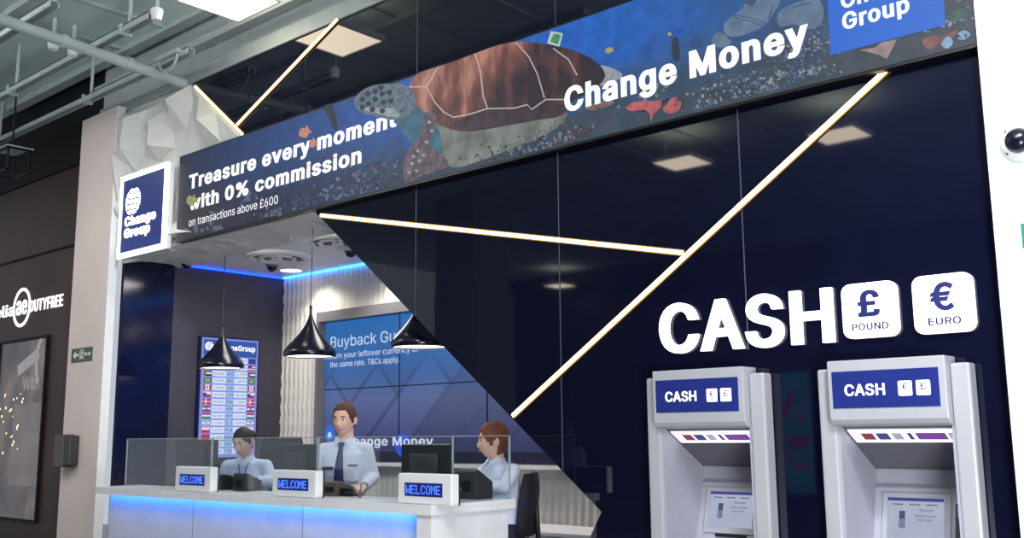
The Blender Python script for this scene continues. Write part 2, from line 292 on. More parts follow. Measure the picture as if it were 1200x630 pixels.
GLYPHS = {
 ' ': (188, []),
 '%': (676, ['175 283 146 286 121 297 101 314 86 335 78 360 75 388 75 412 78 440 87 464 101 486 121 503 146 513 175 517 206 513 230 503 250 486 264 464 273 440 276 412 276 388 273 360 264 335 250 314 230 297 205 286', '175 327 198 332 212 346 221 365 223 388 223 412 221 435 213 454 198 468 175 473 153 468 138 454 130 435 127 412 127 388 130 365 138 346 153 332', '501 -10 471 -6 446 5 426 21 412 43 403 68 400 95 400 120 403 147 412 172 427 194 447 210 471 221 501 225 531 221 556 210 576 194 590 172 598 147 601 120 601 95 598 68 589 43 575 21 555 5 531 -6', '501 35 523 39 538 53 546 73 549 95 549 120 546 142 538 162 524 176 501 180 479 176 464 162 456 142 453 120 453 95 455 73 464 53 479 39', '132 0 482 509 540 509 191 0']),
 '&': (448, ['197 -7 150 -2 110 12 78 34 54 62 39 96 34 133 37 163 47 189 63 213 85 235 111 256 140 279 216 335 226 343 237 352 246 363 255 375 260 389 262 405 258 427 245 445 226 457 201 461 184 459 168 453 155 444 145 431 139 416 137 399 139 380 145 363 155 346 169 327 185 307 204 284 438 0 364 0 171 231 144 264 121 293 102 319 87 344 78 370 75 398 79 430 91 458 109 481 134 499 165 510 200 513 235 510 266 499 290 482 308 459 320 433 324 404 322 382 315 362 305 342 291 325 275 308 256 293 154 217 128 195 110 174 100 154 97 131 100 108 109 87 124 70 143 57 166 49 193 46 223 50 251 59 278 75 301 95 321 121 336 151 346 186 349 224 408 224 405 180 397 144 385 115 371 92 357 75 345 62 333 47 305 23 271 7 234 -3']),
 '.': (188, ['95 -4 78 -1 63 9 53 24 50 41 53 59 63 73 78 83 95 87 113 83 128 73 138 59 141 41 138 24 128 9 113 -1']),
 '0': (453, ['227 -7 174 1 130 24 95 62 69 113 53 178 48 254 53 330 69 395 95 447 130 484 174 508 227 516 279 508 323 484 358 447 384 395 400 330 405 254 400 178 384 113 359 62 323 24 279 1', '227 50 261 56 290 74 313 103 330 144 340 194 344 254 340 314 330 365 313 405 290 435 261 453 227 460 192 453 163 435 140 405 123 365 113 314 109 254 113 194 123 144 140 103 163 74 192 56']),
 '1': (453, ['76 0 76 55 391 55 391 0', '276 509 276 0 212 0 212 448 209 448 86 358 86 427 198 509']),
 '2': (453, ['64 0 64 47 234 229 261 257 282 282 299 305 311 327 318 348 320 371 317 397 308 419 293 436 273 449 250 457 224 460 196 457 172 447 153 433 139 413 130 390 127 362 66 362 71 405 86 442 111 473 143 496 182 511 225 516 268 511 306 497 337 474 361 445 376 411 381 372 378 345 371 318 357 290 336 259 306 223 267 180 153 60 153 57 389 57 389 0']),
 '3': (453, ['218 -7 173 -3 133 10 98 30 70 57 52 91 44 132 109 132 115 107 126 87 144 71 165 59 191 52 219 50 248 53 275 61 297 74 315 93 325 116 329 145 326 172 316 196 299 217 275 234 242 244 201 248 157 248 157 299 288 448 288 452 70 452 70 509 372 509 372 461 211 278 211 289 264 288 308 276 344 253 371 222 387 186 393 145 387 103 370 66 344 36 309 12 266 -2']),
 '4': (453, ['40 105 40 158 247 509 311 509 109 166 109 163 413 163 413 105', '282 0 282 121 282 146 282 318 343 318 343 0']),
 '5': (453, ['221 -7 178 -2 140 11 108 32 83 60 66 93 60 130 122 130 127 108 138 89 154 73 173 60 196 52 221 50 250 53 276 64 298 82 314 104 324 131 328 162 324 193 314 221 297 244 275 262 248 273 218 277 192 275 167 268 145 258 128 246 67 253 96 509 366 509 366 452 151 452 134 301 136 301 155 315 178 325 203 331 229 334 263 330 294 321 321 306 345 285 364 260 379 231 388 199 391 163 385 117 369 76 343 41 309 15 268 -1']),
 '6': (453, ['226 -7 182 -1 142 15 109 40 84 74 69 115 64 162 68 199 80 239 102 285 137 340 252 509 322 509 151 261 145 261 154 275 165 288 179 299 196 307 214 312 235 314 278 309 316 295 346 271 370 240 384 201 389 157 384 112 368 73 343 39 310 14 271 -2', '226 48 254 52 279 63 299 79 314 101 324 128 327 157 324 187 314 213 299 235 279 251 254 262 226 265 198 262 174 252 153 235 138 214 128 188 125 158 128 128 138 102 153 79 174 63 198 52']),
 '7': (453, ['97 0 323 448 323 452 62 452 62 509 391 509 391 449 165 0']),
 '8': (453, ['226 -7 178 -2 136 11 101 33 74 62 57 96 52 135 55 166 65 195 81 220 101 241 125 256 153 265 153 267 119 282 93 308 76 342 70 380 75 417 90 450 114 477 146 498 184 511 226 516 269 511 306 498 337 477 361 450 377 417 382 380 376 342 359 308 333 282 300 267 300 265 327 256 351 241 372 220 387 195 397 166 401 135 395 96 378 62 352 33 317 11 275 -2', '226 49 258 52 285 60 307 74 323 91 333 113 337 139 333 165 322 189 305 208 283 223 256 232 226 235 196 232 169 223 147 208 130 189 119 165 115 139 119 113 129 91 145 74 167 60 195 52', '226 290 252 292 274 300 293 313 307 330 316 351 319 376 316 399 308 420 294 437 275 449 252 457 226 460 200 457 177 449 159 437 145 420 136 399 133 376 136 351 145 330 159 313 178 300 201 292']),
 '9': (453, ['226 516 271 510 310 494 343 468 368 434 384 393 389 347 385 309 373 270 350 224 315 168 200 0 130 0 301 248 307 248 299 234 287 221 273 210 257 202 238 196 218 195 175 199 137 214 106 237 83 269 68 307 64 352 69 397 85 436 110 469 143 494 182 510', '226 460 199 457 174 446 154 429 138 407 129 381 125 352 129 322 138 295 154 274 174 257 199 247 226 243 254 247 279 257 299 273 314 295 324 321 327 350 324 381 314 407 299 429 279 446 254 457']),
 'A': (480, ['16 0 201 509 276 509 463 0 395 0 287 302 276 334 264 372 250 420 232 478 245 478 228 419 213 371 201 333 191 302 85 0', '110 142 110 199 370 199 370 142']),
 'B': (456, ['60 0 60 509 241 509 289 504 329 491 359 469 381 442 394 410 398 374 395 344 387 320 373 301 356 286 336 275 315 267 315 262 339 257 363 245 385 227 402 203 414 173 418 136 413 100 400 67 377 39 344 18 301 4 247 0', '125 57 245 57 296 63 330 80 349 105 355 137 352 161 342 184 327 203 306 218 279 228 248 231 125 231', '125 285 238 285 265 288 288 296 308 309 323 326 333 348 336 372 330 403 313 429 283 446 240 452 125 452']),
 'C': (510, ['267 -7 205 1 150 25 104 63 70 115 48 179 40 254 48 329 70 393 104 445 150 484 205 508 267 516 305 513 340 504 373 490 402 471 427 447 448 418 463 385 473 348 408 348 401 373 389 395 375 413 357 428 337 440 315 449 292 454 267 456 223 450 184 432 150 403 125 364 109 314 103 254 109 194 125 145 151 105 184 76 223 59 267 53 292 55 315 60 337 69 357 81 375 96 389 114 401 136 408 160 473 160 463 124 448 91 428 62 402 38 373 19 341 5 305 -4']),
 'D': (502, ['219 0 96 0 96 57 215 57 272 63 318 81 354 110 379 149 394 198 399 255 394 312 379 361 354 399 320 428 275 446 221 452 93 452 93 509 225 509 294 501 353 478 399 441 433 391 455 329 462 255 455 181 433 119 398 68 351 31 291 8', '125 509 125 0 60 0 60 509']),
 'E': (419, ['60 0 60 509 372 509 372 452 125 452 125 286 355 286 355 229 125 229 125 57 375 57 375 0']),
 'F': (410, ['60 0 60 509 369 509 369 452 125 452 125 278 346 278 346 221 125 221 125 0']),
 'G': (520, ['269 -7 205 1 149 25 104 64 69 116 47 179 40 254 47 329 69 393 103 445 149 484 203 508 265 516 304 513 340 504 374 489 403 469 429 445 449 416 465 384 474 349 408 349 399 372 387 393 373 411 356 427 337 439 315 448 291 454 265 456 222 450 183 432 150 404 125 364 109 314 103 254 109 194 125 145 151 105 184 76 224 59 269 53 309 57 345 71 374 93 396 123 410 160 415 202 434 199 283 199 283 256 478 256 478 200 471 141 451 91 419 50 377 19 326 0']),
 'H': (517, ['60 0 60 509 125 509 125 289 392 289 392 509 457 509 457 0 392 0 392 232 125 232 125 0']),
 'I': (300, ['31 0 31 57 118 57 118 452 31 452 31 509 269 509 269 452 183 452 183 57 269 57 269 0']),
 'K': (467, ['104 145 104 216 122 239 139 261 157 282 174 303 193 324 212 344 364 509 448 509 231 276 228 276', '60 0 60 509 125 509 125 334 124 225 125 193 125 0', '372 0 188 259 228 309 449 0']),
 'L': (393, ['60 0 60 509 125 509 125 57 361 57 361 0']),
 'M': (628, ['60 0 60 509 152 509 277 187 282 174 287 159 293 141 299 123 305 103 311 84 317 65 322 49 307 49 312 65 318 83 324 102 330 121 336 140 342 158 348 174 352 187 476 509 568 509 568 0 504 0 504 291 504 308 504 327 505 347 505 369 506 391 506 413 507 435 507 457 513 457 505 433 498 409 490 386 482 363 474 341 467 322 461 305 456 291 342 0 286 0 170 291 165 304 159 321 152 340 145 361 137 384 129 408 121 432 112 457 119 457 119 437 120 416 120 394 121 372 121 350 122 328 122 309 122 291 122 0']),
 'N': (523, ['60 0 60 509 136 509 343 183 352 169 363 151 375 130 388 107 401 82 414 55 405 54 402 81 401 108 400 134 399 157 399 178 399 195 399 509 463 509 463 0 387 0 202 290 190 310 177 331 164 354 148 381 130 413 108 452 119 454 121 417 122 384 123 354 124 328 125 307 125 291 125 0']),
 'O': (533, ['267 -7 205 1 150 25 105 63 70 115 48 179 40 254 48 329 70 393 105 445 150 484 205 508 267 516 329 508 384 484 429 445 464 393 486 329 493 254 486 179 464 115 429 63 384 25 329 1', '267 53 310 59 349 76 383 105 408 144 425 194 430 254 425 314 408 365 383 404 349 433 310 450 267 456 223 450 184 433 151 404 125 364 109 314 103 254 109 194 125 144 151 105 184 76 223 59']),
 'P': (445, ['60 0 60 509 235 509 289 503 332 487 366 462 390 430 404 391 409 348 404 304 390 265 366 233 332 207 289 191 235 186 109 186 109 242 233 242 269 246 297 256 318 272 333 294 342 319 344 348 342 376 333 402 318 423 297 439 268 449 232 452 125 452 125 0']),
 'R': (449, ['60 0 60 509 236 509 290 504 333 489 367 465 390 433 405 395 409 352 405 309 390 271 367 240 333 217 289 203 236 198 96 198 96 255 234 255 269 258 298 267 319 281 334 300 342 324 345 352 342 380 334 405 319 425 298 440 269 449 233 452 125 452 125 0', '353 0 230 229 303 229 428 0']),
 'S': (447, ['224 -9 172 -4 128 9 91 31 64 60 46 96 38 137 104 137 110 110 123 88 142 71 166 59 194 52 224 49 257 52 286 60 311 74 329 92 341 114 346 139 342 161 332 179 316 193 296 205 272 214 245 222 184 239 128 260 86 289 60 326 52 372 58 413 75 448 102 476 138 498 180 511 227 516 275 511 316 498 351 476 377 449 394 415 401 378 337 378 326 412 302 437 267 453 225 459 194 456 167 448 145 435 129 418 118 398 115 376 119 352 131 334 148 319 169 308 191 300 212 293 264 279 287 272 312 264 336 252 359 238 379 220 395 198 405 171 408 139 403 99 386 64 360 34 323 11 278 -4']),
 'T': (449, ['32 452 32 509 417 509 417 452 257 452 257 0 193 0 193 452']),
 'U': (517, ['259 -8 203 -2 154 15 114 43 85 80 66 124 60 173 60 509 124 509 124 178 128 144 141 113 160 87 187 68 220 56 259 52 298 56 331 68 357 87 377 113 389 144 393 178 393 509 457 509 457 173 451 124 433 80 403 43 363 15 315 -2']),
 'W': (686, ['155 0 16 509 82 509 163 196 170 171 175 145 181 120 187 94 192 67 197 40 189 40 194 67 200 94 205 120 211 145 218 171 224 196 306 509 380 509 462 196 468 171 474 145 480 120 486 94 492 67 497 40 488 40 493 67 499 94 504 120 510 145 517 171 523 196 603 509 670 509 530 0 455 0 368 323 359 356 351 391 344 431 336 475 350 475 342 433 335 395 327 359 318 323 230 0']),
 'Y': (472, ['203 0 203 208 16 509 91 509 192 344 208 318 222 292 236 264 250 230 224 230 237 265 251 293 265 318 280 344 381 509 455 509 268 208 268 0']),
 'Z': (438, ['42 0 42 46 273 385 289 408 306 431 323 453 341 476 348 454 317 453 285 452 254 452 223 452 40 452 40 509 397 509 397 462 169 129 152 105 134 81 116 57 97 33 90 54 121 56 152 57 183 57 214 57 399 57 399 0']),
 'a': (389, ['160 -9 126 -5 94 5 68 22 48 45 35 73 30 108 34 138 43 161 58 179 78 193 100 203 125 211 152 216 178 220 209 224 234 227 252 230 265 235 273 243 276 255 276 257 273 279 267 297 256 311 240 322 220 329 196 331 171 329 149 322 132 313 118 301 107 288 100 274 41 291 57 322 79 346 104 364 133 375 163 382 194 384 215 383 239 379 263 372 286 360 306 343 322 320 333 290 337 251 337 0 277 0 277 52 272 52 264 38 252 25 236 12 215 1 190 -6', '170 45 202 49 228 59 248 74 263 93 272 115 276 138 276 190 270 186 259 182 246 179 231 176 216 173 200 171 186 169 175 168 154 164 134 159 117 150 103 139 95 124 92 105 94 87 102 72 114 61 130 52 149 47']),
 'b': (424, ['229 -8 198 -5 172 4 153 17 138 31 127 46 118 59 112 59 112 0 53 0 53 509 114 509 114 319 118 319 127 331 137 346 152 360 171 373 197 381 229 384 274 378 313 361 345 332 370 293 385 245 390 189 385 133 370 84 346 45 313 16 274 -2', '220 47 253 51 279 66 301 88 316 117 325 151 328 189 325 227 316 261 301 290 280 311 253 325 220 330 188 325 161 312 140 291 125 263 116 229 113 189 116 150 125 115 140 86 162 65 188 51']),
 'c': (396, ['207 -8 159 -2 117 16 82 46 56 85 40 133 34 187 40 243 56 291 82 330 117 360 159 378 207 384 234 383 260 377 284 368 305 356 324 341 340 322 353 301 362 277 303 262 298 276 290 289 281 301 270 311 257 319 242 325 226 329 207 330 173 325 145 310 124 287 108 258 99 224 96 187 99 151 108 117 124 89 145 66 173 51 207 46 226 48 243 52 258 58 271 66 282 76 292 89 299 102 304 117 363 102 354 78 341 56 325 37 306 21 285 9 261 -1 235 -6']),
 'd': (424, ['195 -8 151 -2 111 16 79 45 55 84 39 133 34 189 39 245 55 293 79 332 112 361 151 378 196 384 228 381 253 373 272 360 287 346 298 331 306 319 311 319 311 509 372 509 372 0 313 0 313 59 307 59 298 46 287 31 272 17 252 4 227 -5', '205 47 236 51 263 65 284 86 299 115 309 150 312 189 309 229 300 263 284 291 263 312 237 325 205 330 172 325 145 311 124 290 108 261 99 227 96 189 99 151 109 117 124 88 145 66 172 51']),
 'e': (404, ['212 -8 161 -2 117 16 82 46 56 85 40 132 34 187 39 242 55 290 81 329 115 359 157 378 205 384 236 382 266 374 294 361 319 341 341 315 357 282 368 242 371 194 371 169 75 169 75 221 338 221 310 202 307 237 298 269 283 294 263 314 237 326 205 330 173 326 146 313 125 294 109 270 99 241 96 211 96 178 100 139 110 106 128 80 151 61 179 50 212 46 234 48 254 53 271 61 285 73 297 88 306 105 365 91 353 63 335 39 311 19 283 4 249 -5']),
 'f': (254, ['228 379 228 327 6 327 6 379', '81 0 81 432 84 461 96 486 113 505 135 519 161 527 187 530 207 529 222 527 234 524 243 521 227 468 222 470 215 472 206 473 195 474 171 470 154 460 145 443 142 419 142 0']),
 'g': (425, ['207 -151 168 -148 134 -140 105 -127 82 -110 64 -91 51 -69 101 -41 110 -53 122 -66 136 -78 154 -88 178 -95 207 -97 249 -92 282 -75 304 -47 311 -6 311 68 306 68 298 56 287 41 272 28 252 16 227 8 195 5 152 10 113 27 80 53 55 90 39 136 34 191 39 246 55 293 80 332 112 361 152 378 196 384 228 382 253 373 273 360 288 346 299 331 308 319 313 319 313 379 372 379 372 -9 367 -54 350 -90 324 -117 291 -136 251 -147', '205 59 237 63 264 75 285 95 300 121 309 154 312 193 309 231 300 264 285 291 264 312 237 325 205 330 172 325 145 312 124 290 109 262 99 229 96 193 99 155 109 123 124 96 145 76 172 63']),
 'h': (410, ['114 227 114 0 53 0 53 509 114 509 114 287 102 287 124 332 152 362 187 379 227 384 264 380 295 369 321 349 341 321 353 285 357 240 357 0 296 0 296 235 290 275 273 304 246 323 210 329 184 326 161 317 141 303 126 283 117 257']),
 'i': (167, ['53 0 53 379 114 379 114 0', '84 443 67 446 54 455 44 468 41 483 44 499 54 512 67 521 84 524 100 521 114 512 123 499 126 483 123 468 114 455 100 446']),
 'k': (381, ['110 137 110 212 121 212 284 379 360 379 184 199 177 199', '53 0 53 509 114 509 114 0', '294 0 148 186 191 229 372 0']),
 'l': (189, ['139 -2 101 3 74 20 58 47 53 84 53 509 114 509 114 99 115 77 120 62 130 54 146 52 154 52 160 53 165 53 170 54 181 3 172 1 162 -1 151 -2']),
 'm': (610, ['53 0 53 379 112 379 112 295 108 295 118 323 132 346 151 363 172 376 195 384 219 386 257 380 287 361 309 331 321 295 312 295 322 321 337 343 357 361 381 375 407 383 437 386 468 383 497 372 522 354 541 328 553 296 557 255 557 0 496 0 496 254 490 289 473 313 447 326 419 330 395 328 374 320 358 307 345 290 338 270 335 247 335 0 274 0 274 260 269 288 253 311 229 326 199 330 178 328 158 320 140 307 126 289 117 266 114 238 114 0']),
 'n': (410, ['114 227 114 0 53 0 53 379 112 379 112 287 102 287 124 332 152 362 187 379 227 384 264 380 295 369 321 349 341 321 353 285 357 240 357 0 296 0 296 235 290 275 273 304 246 323 210 329 184 326 161 317 141 303 126 283 117 257']),
 'o': (415, ['207 -8 159 -2 117 16 82 46 56 85 40 133 34 187 40 243 56 291 82 330 117 360 159 378 207 384 256 378 299 360 333 330 359 291 376 243 381 187 376 133 359 85 333 46 299 16 256 -2', '207 46 242 51 270 66 292 89 307 117 316 151 319 187 316 224 307 258 292 287 270 310 242 325 207 330 173 325 145 310 124 287 108 258 99 224 96 187 99 151 108 117 124 89 145 66 173 51']),
 'p': (424, ['53 -143 53 379 112 379 112 319 118 319 126 331 137 346 152 360 171 373 197 381 229 384 274 378 313 361 345 332 370 293 385 245 390 189 385 133 370 84 346 45 313 16 274 -2 229 -8 198 -5 173 4 153 17 138 31 127 46 118 59 114 59 114 -143', '220 47 253 51 279 66 301 88 316 117 325 151 328 189 325 227 316 261 301 290 280 311 253 325 220 330 188 325 161 312 140 291 125 263 116 229 113 189 116 150 125 115 140 86 162 65 188 51']),
 'r': (259, ['53 0 53 379 112 379 112 321 115 321 130 347 152 367 181 380 213 385 221 385 229 384 237 384 243 384 243 322 239 323 230 324 219 325 207 326 182 323 159 315 140 301 126 284 117 262 114 237 114 0']),
 's': (365, ['182 -8 145 -5 112 3 84 18 62 38 45 63 36 94 94 107 105 79 124 60 150 49 181 45 217 50 244 62 262 81 268 103 265 121 254 136 237 147 212 155 149 170 104 186 72 208 53 237 47 274 51 305 65 332 87 354 115 370 149 381 187 384 223 381 254 372 279 358 299 339 314 316 324 290 268 277 258 298 243 316 219 328 187 333 156 329 131 317 114 299 109 277 112 258 124 243 144 232 172 223 229 209 275 194 306 171 325 142 331 107 326 75 312 47 290 24 260 6 223 -5']),
 't': (227, ['204 379 204 327 6 327 6 379', '65 471 126 471 126 98 128 76 136 61 150 53 170 50 177 50 185 51 194 52 202 54 213 2 203 -1 192 -3 180 -4 168 -4 125 2 92 21 72 52 65 93']),
 'u': (410, ['182 -5 146 -1 115 11 89 31 69 59 57 95 53 139 53 379 114 379 114 144 119 105 137 75 164 56 200 50 226 53 249 62 268 77 283 97 293 122 296 153 296 379 357 379 357 0 298 0 298 92 307 92 286 47 257 17 222 0']),
 'v': (389, ['163 0 17 379 84 379 165 155 177 121 187 87 196 53 206 21 184 21 194 53 203 87 213 121 224 155 305 379 371 379 226 0']),
 'w': (567, ['138 0 23 379 87 379 133 214 143 177 154 137 165 91 175 41 165 41 175 90 186 135 196 176 206 214 252 379 316 379 362 214 371 176 382 136 392 91 402 41 391 41 402 90 413 135 423 176 434 214 480 379 545 379 429 0 368 0 319 172 312 198 305 225 297 252 291 280 284 309 277 338 291 338 284 309 277 280 270 252 263 225 255 198 248 172 199 0']),
 'x': (379, ['21 0 171 218 171 171 29 379 100 379 147 306 164 279 179 253 193 229 207 206 175 206 190 229 202 253 216 279 233 306 282 379 352 379 209 169 209 214 358 0 287 0 231 85 214 112 200 136 187 159 173 182 205 182 191 159 178 136 165 112 148 85 91 0']),
 'y': (389, ['47 -139 61 -86 71 -87 88 -90 104 -89 118 -84 130 -74 141 -58 151 -36 163 -1 17 379 84 379 165 155 177 121 187 87 196 53 206 21 184 21 193 53 202 87 212 121 224 155 305 379 371 379 204 -58 191 -85 177 -107 159 -124 139 -136 117 -143 91 -145 77 -145 65 -143 54 -141']),
 '£': (425, ['37 41 37 57 62 61 80 74 90 95 93 125 85 358 89 401 102 439 125 471 156 495 194 510 239 516 277 511 310 499 339 480 362 454 378 422 387 385 328 377 318 411 300 437 273 453 240 459 210 456 186 446 168 430 155 410 148 387 146 360 153 127 152 106 145 89 135 75 123 64 108 55 92 49 76 45 61 42 48 41', '37 0 37 57 301 57 315 58 324 63 329 72 330 85 330 107 388 107 388 91 382 51 366 23 339 6 299 0', '37 229 37 280 311 280 311 229']),
 '€': (464, ['364 329 341 279 16 279 34 329', '321 229 298 179 16 179 34 229', '423 463 398 409 383 422 366 433 348 443 329 450 309 454 288 456 248 450 213 433 183 404 161 365 146 315 141 254 146 194 161 144 183 104 213 76 248 59 288 53 309 54 329 59 348 66 365 74 381 85 396 96 422 43 393 21 361 6 325 -4 288 -7 230 1 179 25 137 63 105 115 85 179 78 254 85 329 105 393 137 445 179 484 230 508 288 516 325 512 361 502 394 486']),
}
CAP_H = 509.0
def _area(l): return sum(l[i][0] * l[(i + 1) % len(l)][1] - l[(i + 1) % len(l)][0] * l[i][1] for i in range(len(l))) / 2
def _inside(p, l):
    c = False
    for i in range(len(l)):
        (x1, y1), (x2, y2) = l[i], l[(i + 1) % len(l)]
        if (y1 > p[1]) != (y2 > p[1]) and p[0] < (x2 - x1) * (p[1] - y1) / (y2 - y1) + x1: c = not c
    return c
def glyph(ch, bold):
    """outlines of one letter, thickened by bold (thousandths of an em): list of [outer, hole, ...]"""
    adv, raw = GLYPHS[ch]; loops = []
    for r in raw:
        v = [int(q) for q in r.split()]; loops.append([(v[k], v[k + 1]) for k in range(0, len(v), 2)])
    res = []
    for l in loops:
        n = len(l); q = []
        for i in range(n):
            a, p, c = Vector(l[i - 1]), Vector(l[i]), Vector(l[(i + 1) % n])
            d1, d2 = (p - a), (c - p)
            if d1.length < 1e-6 or d2.length < 1e-6: q.append(tuple(p)); continue
            d1.normalize(); d2.normalize(); n1, n2 = Vector((-d1.y, d1.x)), Vector((-d2.y, d2.x)); mm = n1 + n2
            if mm.length < .2: mm = n1 * 1.0
            else: mm = mm / mm.length * min(1.6, 2 / mm.length)
            q.append((p.x + mm.x * bold, p.y + mm.y * bold * .62))
        res.append(q)
    return adv + bold * 1.5, [res]
def text(mb, s, fn, a0, b0, width, cap, d0, d1, bold=0.0, spacing=1.0, shear=0.0, only=None):
    """lettering from (a0,b0) baseline-left, fitted to width and cap height, in plane fn; front d0, back d1"""
    bold *= 1000; pen = 0; G = []; own = []
    for ci, ch in enumerate(s):
        adv, ls = glyph(ch, bold) if ch != ' ' else (GLYPHS[' '][0] + bold, [])
        G += [[[(x + pen, y) for x, y in l] for l in g] for g in ls]; own += [ci] * len(ls); pen += adv * spacing
    xs = [p[0] for g in G for l in g for p in l]; x0, x1 = min(xs), max(xs)
    sz = cap / (CAP_H + 1.24 * bold); sx = width / (x1 - x0) if width else sz; lo = -bold * .62
    for g, ci in zip(G, own):
        if only and not only[0] <= ci < only[1]: continue
        mb.prism([[((x - x0) * sx + a0 + shear * (y - lo) * sz, (y - lo) * sz + b0) for x, y in l] for l in g], fn, d0, d1, True)
def words_of(s):
    out = []; k = 0
    for w in s.split(' '): out.append((k, k + len(w))); k += len(w) + 1
    return out
def poly(mb, pts, fn, d0, d1): mb.prism([tuple(p) for p in pts], fn, d0, d1)
def disc(c, r, n=28, rx=None): return [(c[0] + (rx or r) * math.cos(2 * PI * k / n), c[1] + r * math.sin(2 * PI * k / n)) for k in range(n)]
def globe(mb, c, r, fn, d0, d1, rot=-.35):
    """ball mark made of curved bands with a slanted break"""
    n = 14
    for k in range(5):
        a0, a1 = -1 + 2 * k / 5 + .05, -1 + 2 * (k + 1) / 5 - .06
        for side in (-1, 1):
            top, bot = [], []
            for i in range(n + 1):
                t = i / n; 
                u = t * side
                for (a, lst) in ((a1, top), (a0, bot)):
                    a_ = a * .98; w_ = math.sqrt(max(0, 1 - a_ * a_))
                    x = u * w_ * .95 + side * .05; z = a_ + .16 * math.sin(u * 2.6)
                    q = math.hypot(x, z); 
                    if q > 1: x, z = x / q, z / q
                    lst.append((c[0] + r * (x * math.cos(rot) - z * math.sin(rot)), c[1] + r * (x * math.sin(rot) + z * math.cos(rot))))
            P = top + bot[::-1]
            mb.prism(P, fn, d0, d1)
exec_order = None

# ================================================================== STRUCTURE
D = 5.0                    # facade plane
ZC = 5.55                  # mall ceiling deck
KZ = 3.35                  # kiosk ceiling
XL, YB = -9.75, 7.05       # kiosk left wall, back wall
structure(MB().box(-18, 7, -10, 9, -.1, 0).build('floor', FLOOR))
structure(MB().box(-18, 7, -10, 9, ZC, ZC + .1).build('ceiling', CEIL))
structure(MB().box(-18, 7, -10.1, -10, 0, ZC).build('wall_back', MALL))
# black glass facade with two openings for the machines
ATMX = (-2.911, -1.869)
diag = pY([(225, 97), (705, 599.5), (691, 630)], D)
dx = (diag[2][0] - diag[1][0]) / (diag[2][1] - diag[1][1])
foot = (diag[1][0] + dx * (0 - diag[1][1]), 0.0)
XR = -1.345
outer = [diag[0], diag[1], foot, (XR, 0), (XR, 4.92)]
holes = [[(x - .285, .3), (x + .285, .3), (x + .285, 1.56), (x - .285, 1.56)] for x in ATMX]
structure(MB().prism([outer] + holes, fXZ, D, D + .05).build('wall_front', BLACKGLASS))
# seams between the glass sheets
SEAM = mat('seam_grey', (70, 76, 96), .4)
k = 0
for sx in (-5.33, -3.985, -2.672):
    for z0, z1 in ((4.05, 4.9), (0.02, 3.4)):
        if sx < -3.7 and z0 < 1:
            z0 = diag[1][1] + (sx - diag[1][0]) / (diag[0][0] - diag[1][0]) * (diag[0][1] - diag[1][1]) + .01
        if sx > -3 and z0 < 1: z0 = 1.95 if abs(sx + 2.672) < .2 else z0
        k += 1; structure(MB().box(sx - .003, sx + .003, D - .003, D, z0, z1).build('trim_%d' % k, SEAM))
# edge of the glass sheet along the slanted opening
structure(MB().box(-10.35, XR, D - .02, D + .1, 4.90, 5.04).build('trim_20', FASCIA))
structure(MB().box(-10.35, XR + .2, D + .02, D + .12, 5.0, ZC).build('trim_21', FASCIA))
structure(MB().box(-10.35, XR + .2, D - .10, D + .02, 5.20, 5.27).build('trim_22', FASCIA))
# white column to the right and pale pillar to the left
structure(MB().box(XR + .008, 1.6, D - .12, D + .3, 0, ZC).build('wall_right', WHITE_WALL, bevel=.01))
structure(MB().box(XR - .008, XR + .008, D - .06, D, 0, ZC).build('trim_23', BLACK))
PT = 4.93
structure(MB().box(-10.53, -9.76, D - .12, D - .03, 0, PT).build('wall_left', BEIGE))
structure(MB().box(-9.76, -9.75, D - .12, D - .03, 0, PT).build('trim_24', WHITE_WALL))  # lit look of the pillar's right side, put in as a whiter colour
# neighbouring shop front
structure(MB().box(-18, -10.2, D + .06, D + .2, 0, ZC).build('wall_store', STORE))
structure(MB().box(-18, -10.32, D + .03, D + .06, 4.55, ZC).build('trim_25', STOREDARK))
structure(MB().box(-18, -10.82, D + .04, D + .065, 3.62, 3.64).build('trim_26', STOREDARK))
# kiosk interior
structure(MB().box(XL - .05, XL, D + .05, 5.62, 0, KZ).build('wall_kiosk_left_front', NAVYGLASS))
structure(MB().box(XL - .05, XL, 5.62, YB, 0, KZ).build('wall_kiosk_left', DARKWALL))
structure(MB().box(-3.3, -3.25, 5.5, YB, 0, KZ).build('wall_kiosk_right', DARKWALL))
structure(MB().box(XL - .05, -3.25, D + .06, YB + .1, KZ, KZ + .05).build('ceiling_kiosk', WHITE))

def facet_sheet(region, spacing, fn, depth_of, seed, jit=.38):
    """random triangulated relief inside a convex-ish polygon"""
    rnd = random.Random(seed); xs = [p[0] for p in region]; zs = [p[1] for p in region]
    def inside(x, z):
        c = False; n = len(region)
        for i in range(n):
            (x1, z1), (x2, z2) = region[i], region[(i + 1) % n]
            if (z1 > z) != (z2 > z) and x < (x2 - x1) * (z - z1) / (z2 - z1) + x1: c = not c
        return c
    pts = [Vector(p) for p in region]; edges = [(i, (i + 1) % len(region)) for i in range(len(region))]
    x = min(xs)
    while x < max(xs):
        z = min(zs)
        while z < max(zs):
            a = x + rnd.uniform(-jit, jit) * spacing[0]; b = z + rnd.uniform(-jit, jit) * spacing[1]
            if inside(a, b): pts.append(Vector((a, b)))
            z += spacing[1]
        x += spacing[0]
    V, E_, F_, *_ = delaunay_2d_cdt(pts, edges, [], 1, 1e-5)
    mb = MB(); n0 = len(region)
    mb.add([fn(p[0], p[1], depth_of(rnd, p) if i >= n0 else depth_of(None, p)) for i, p in enumerate(V)], [tuple(f) for f in F_])
    return mb
P = pY([(225, 97), (375, 250)], D)
reg = [(XL - .1, KZ - .02), (P[1][0] - .05, KZ - .02), P[1], P[0], (-10.05, 4.93), (-9.85, 4.93)]
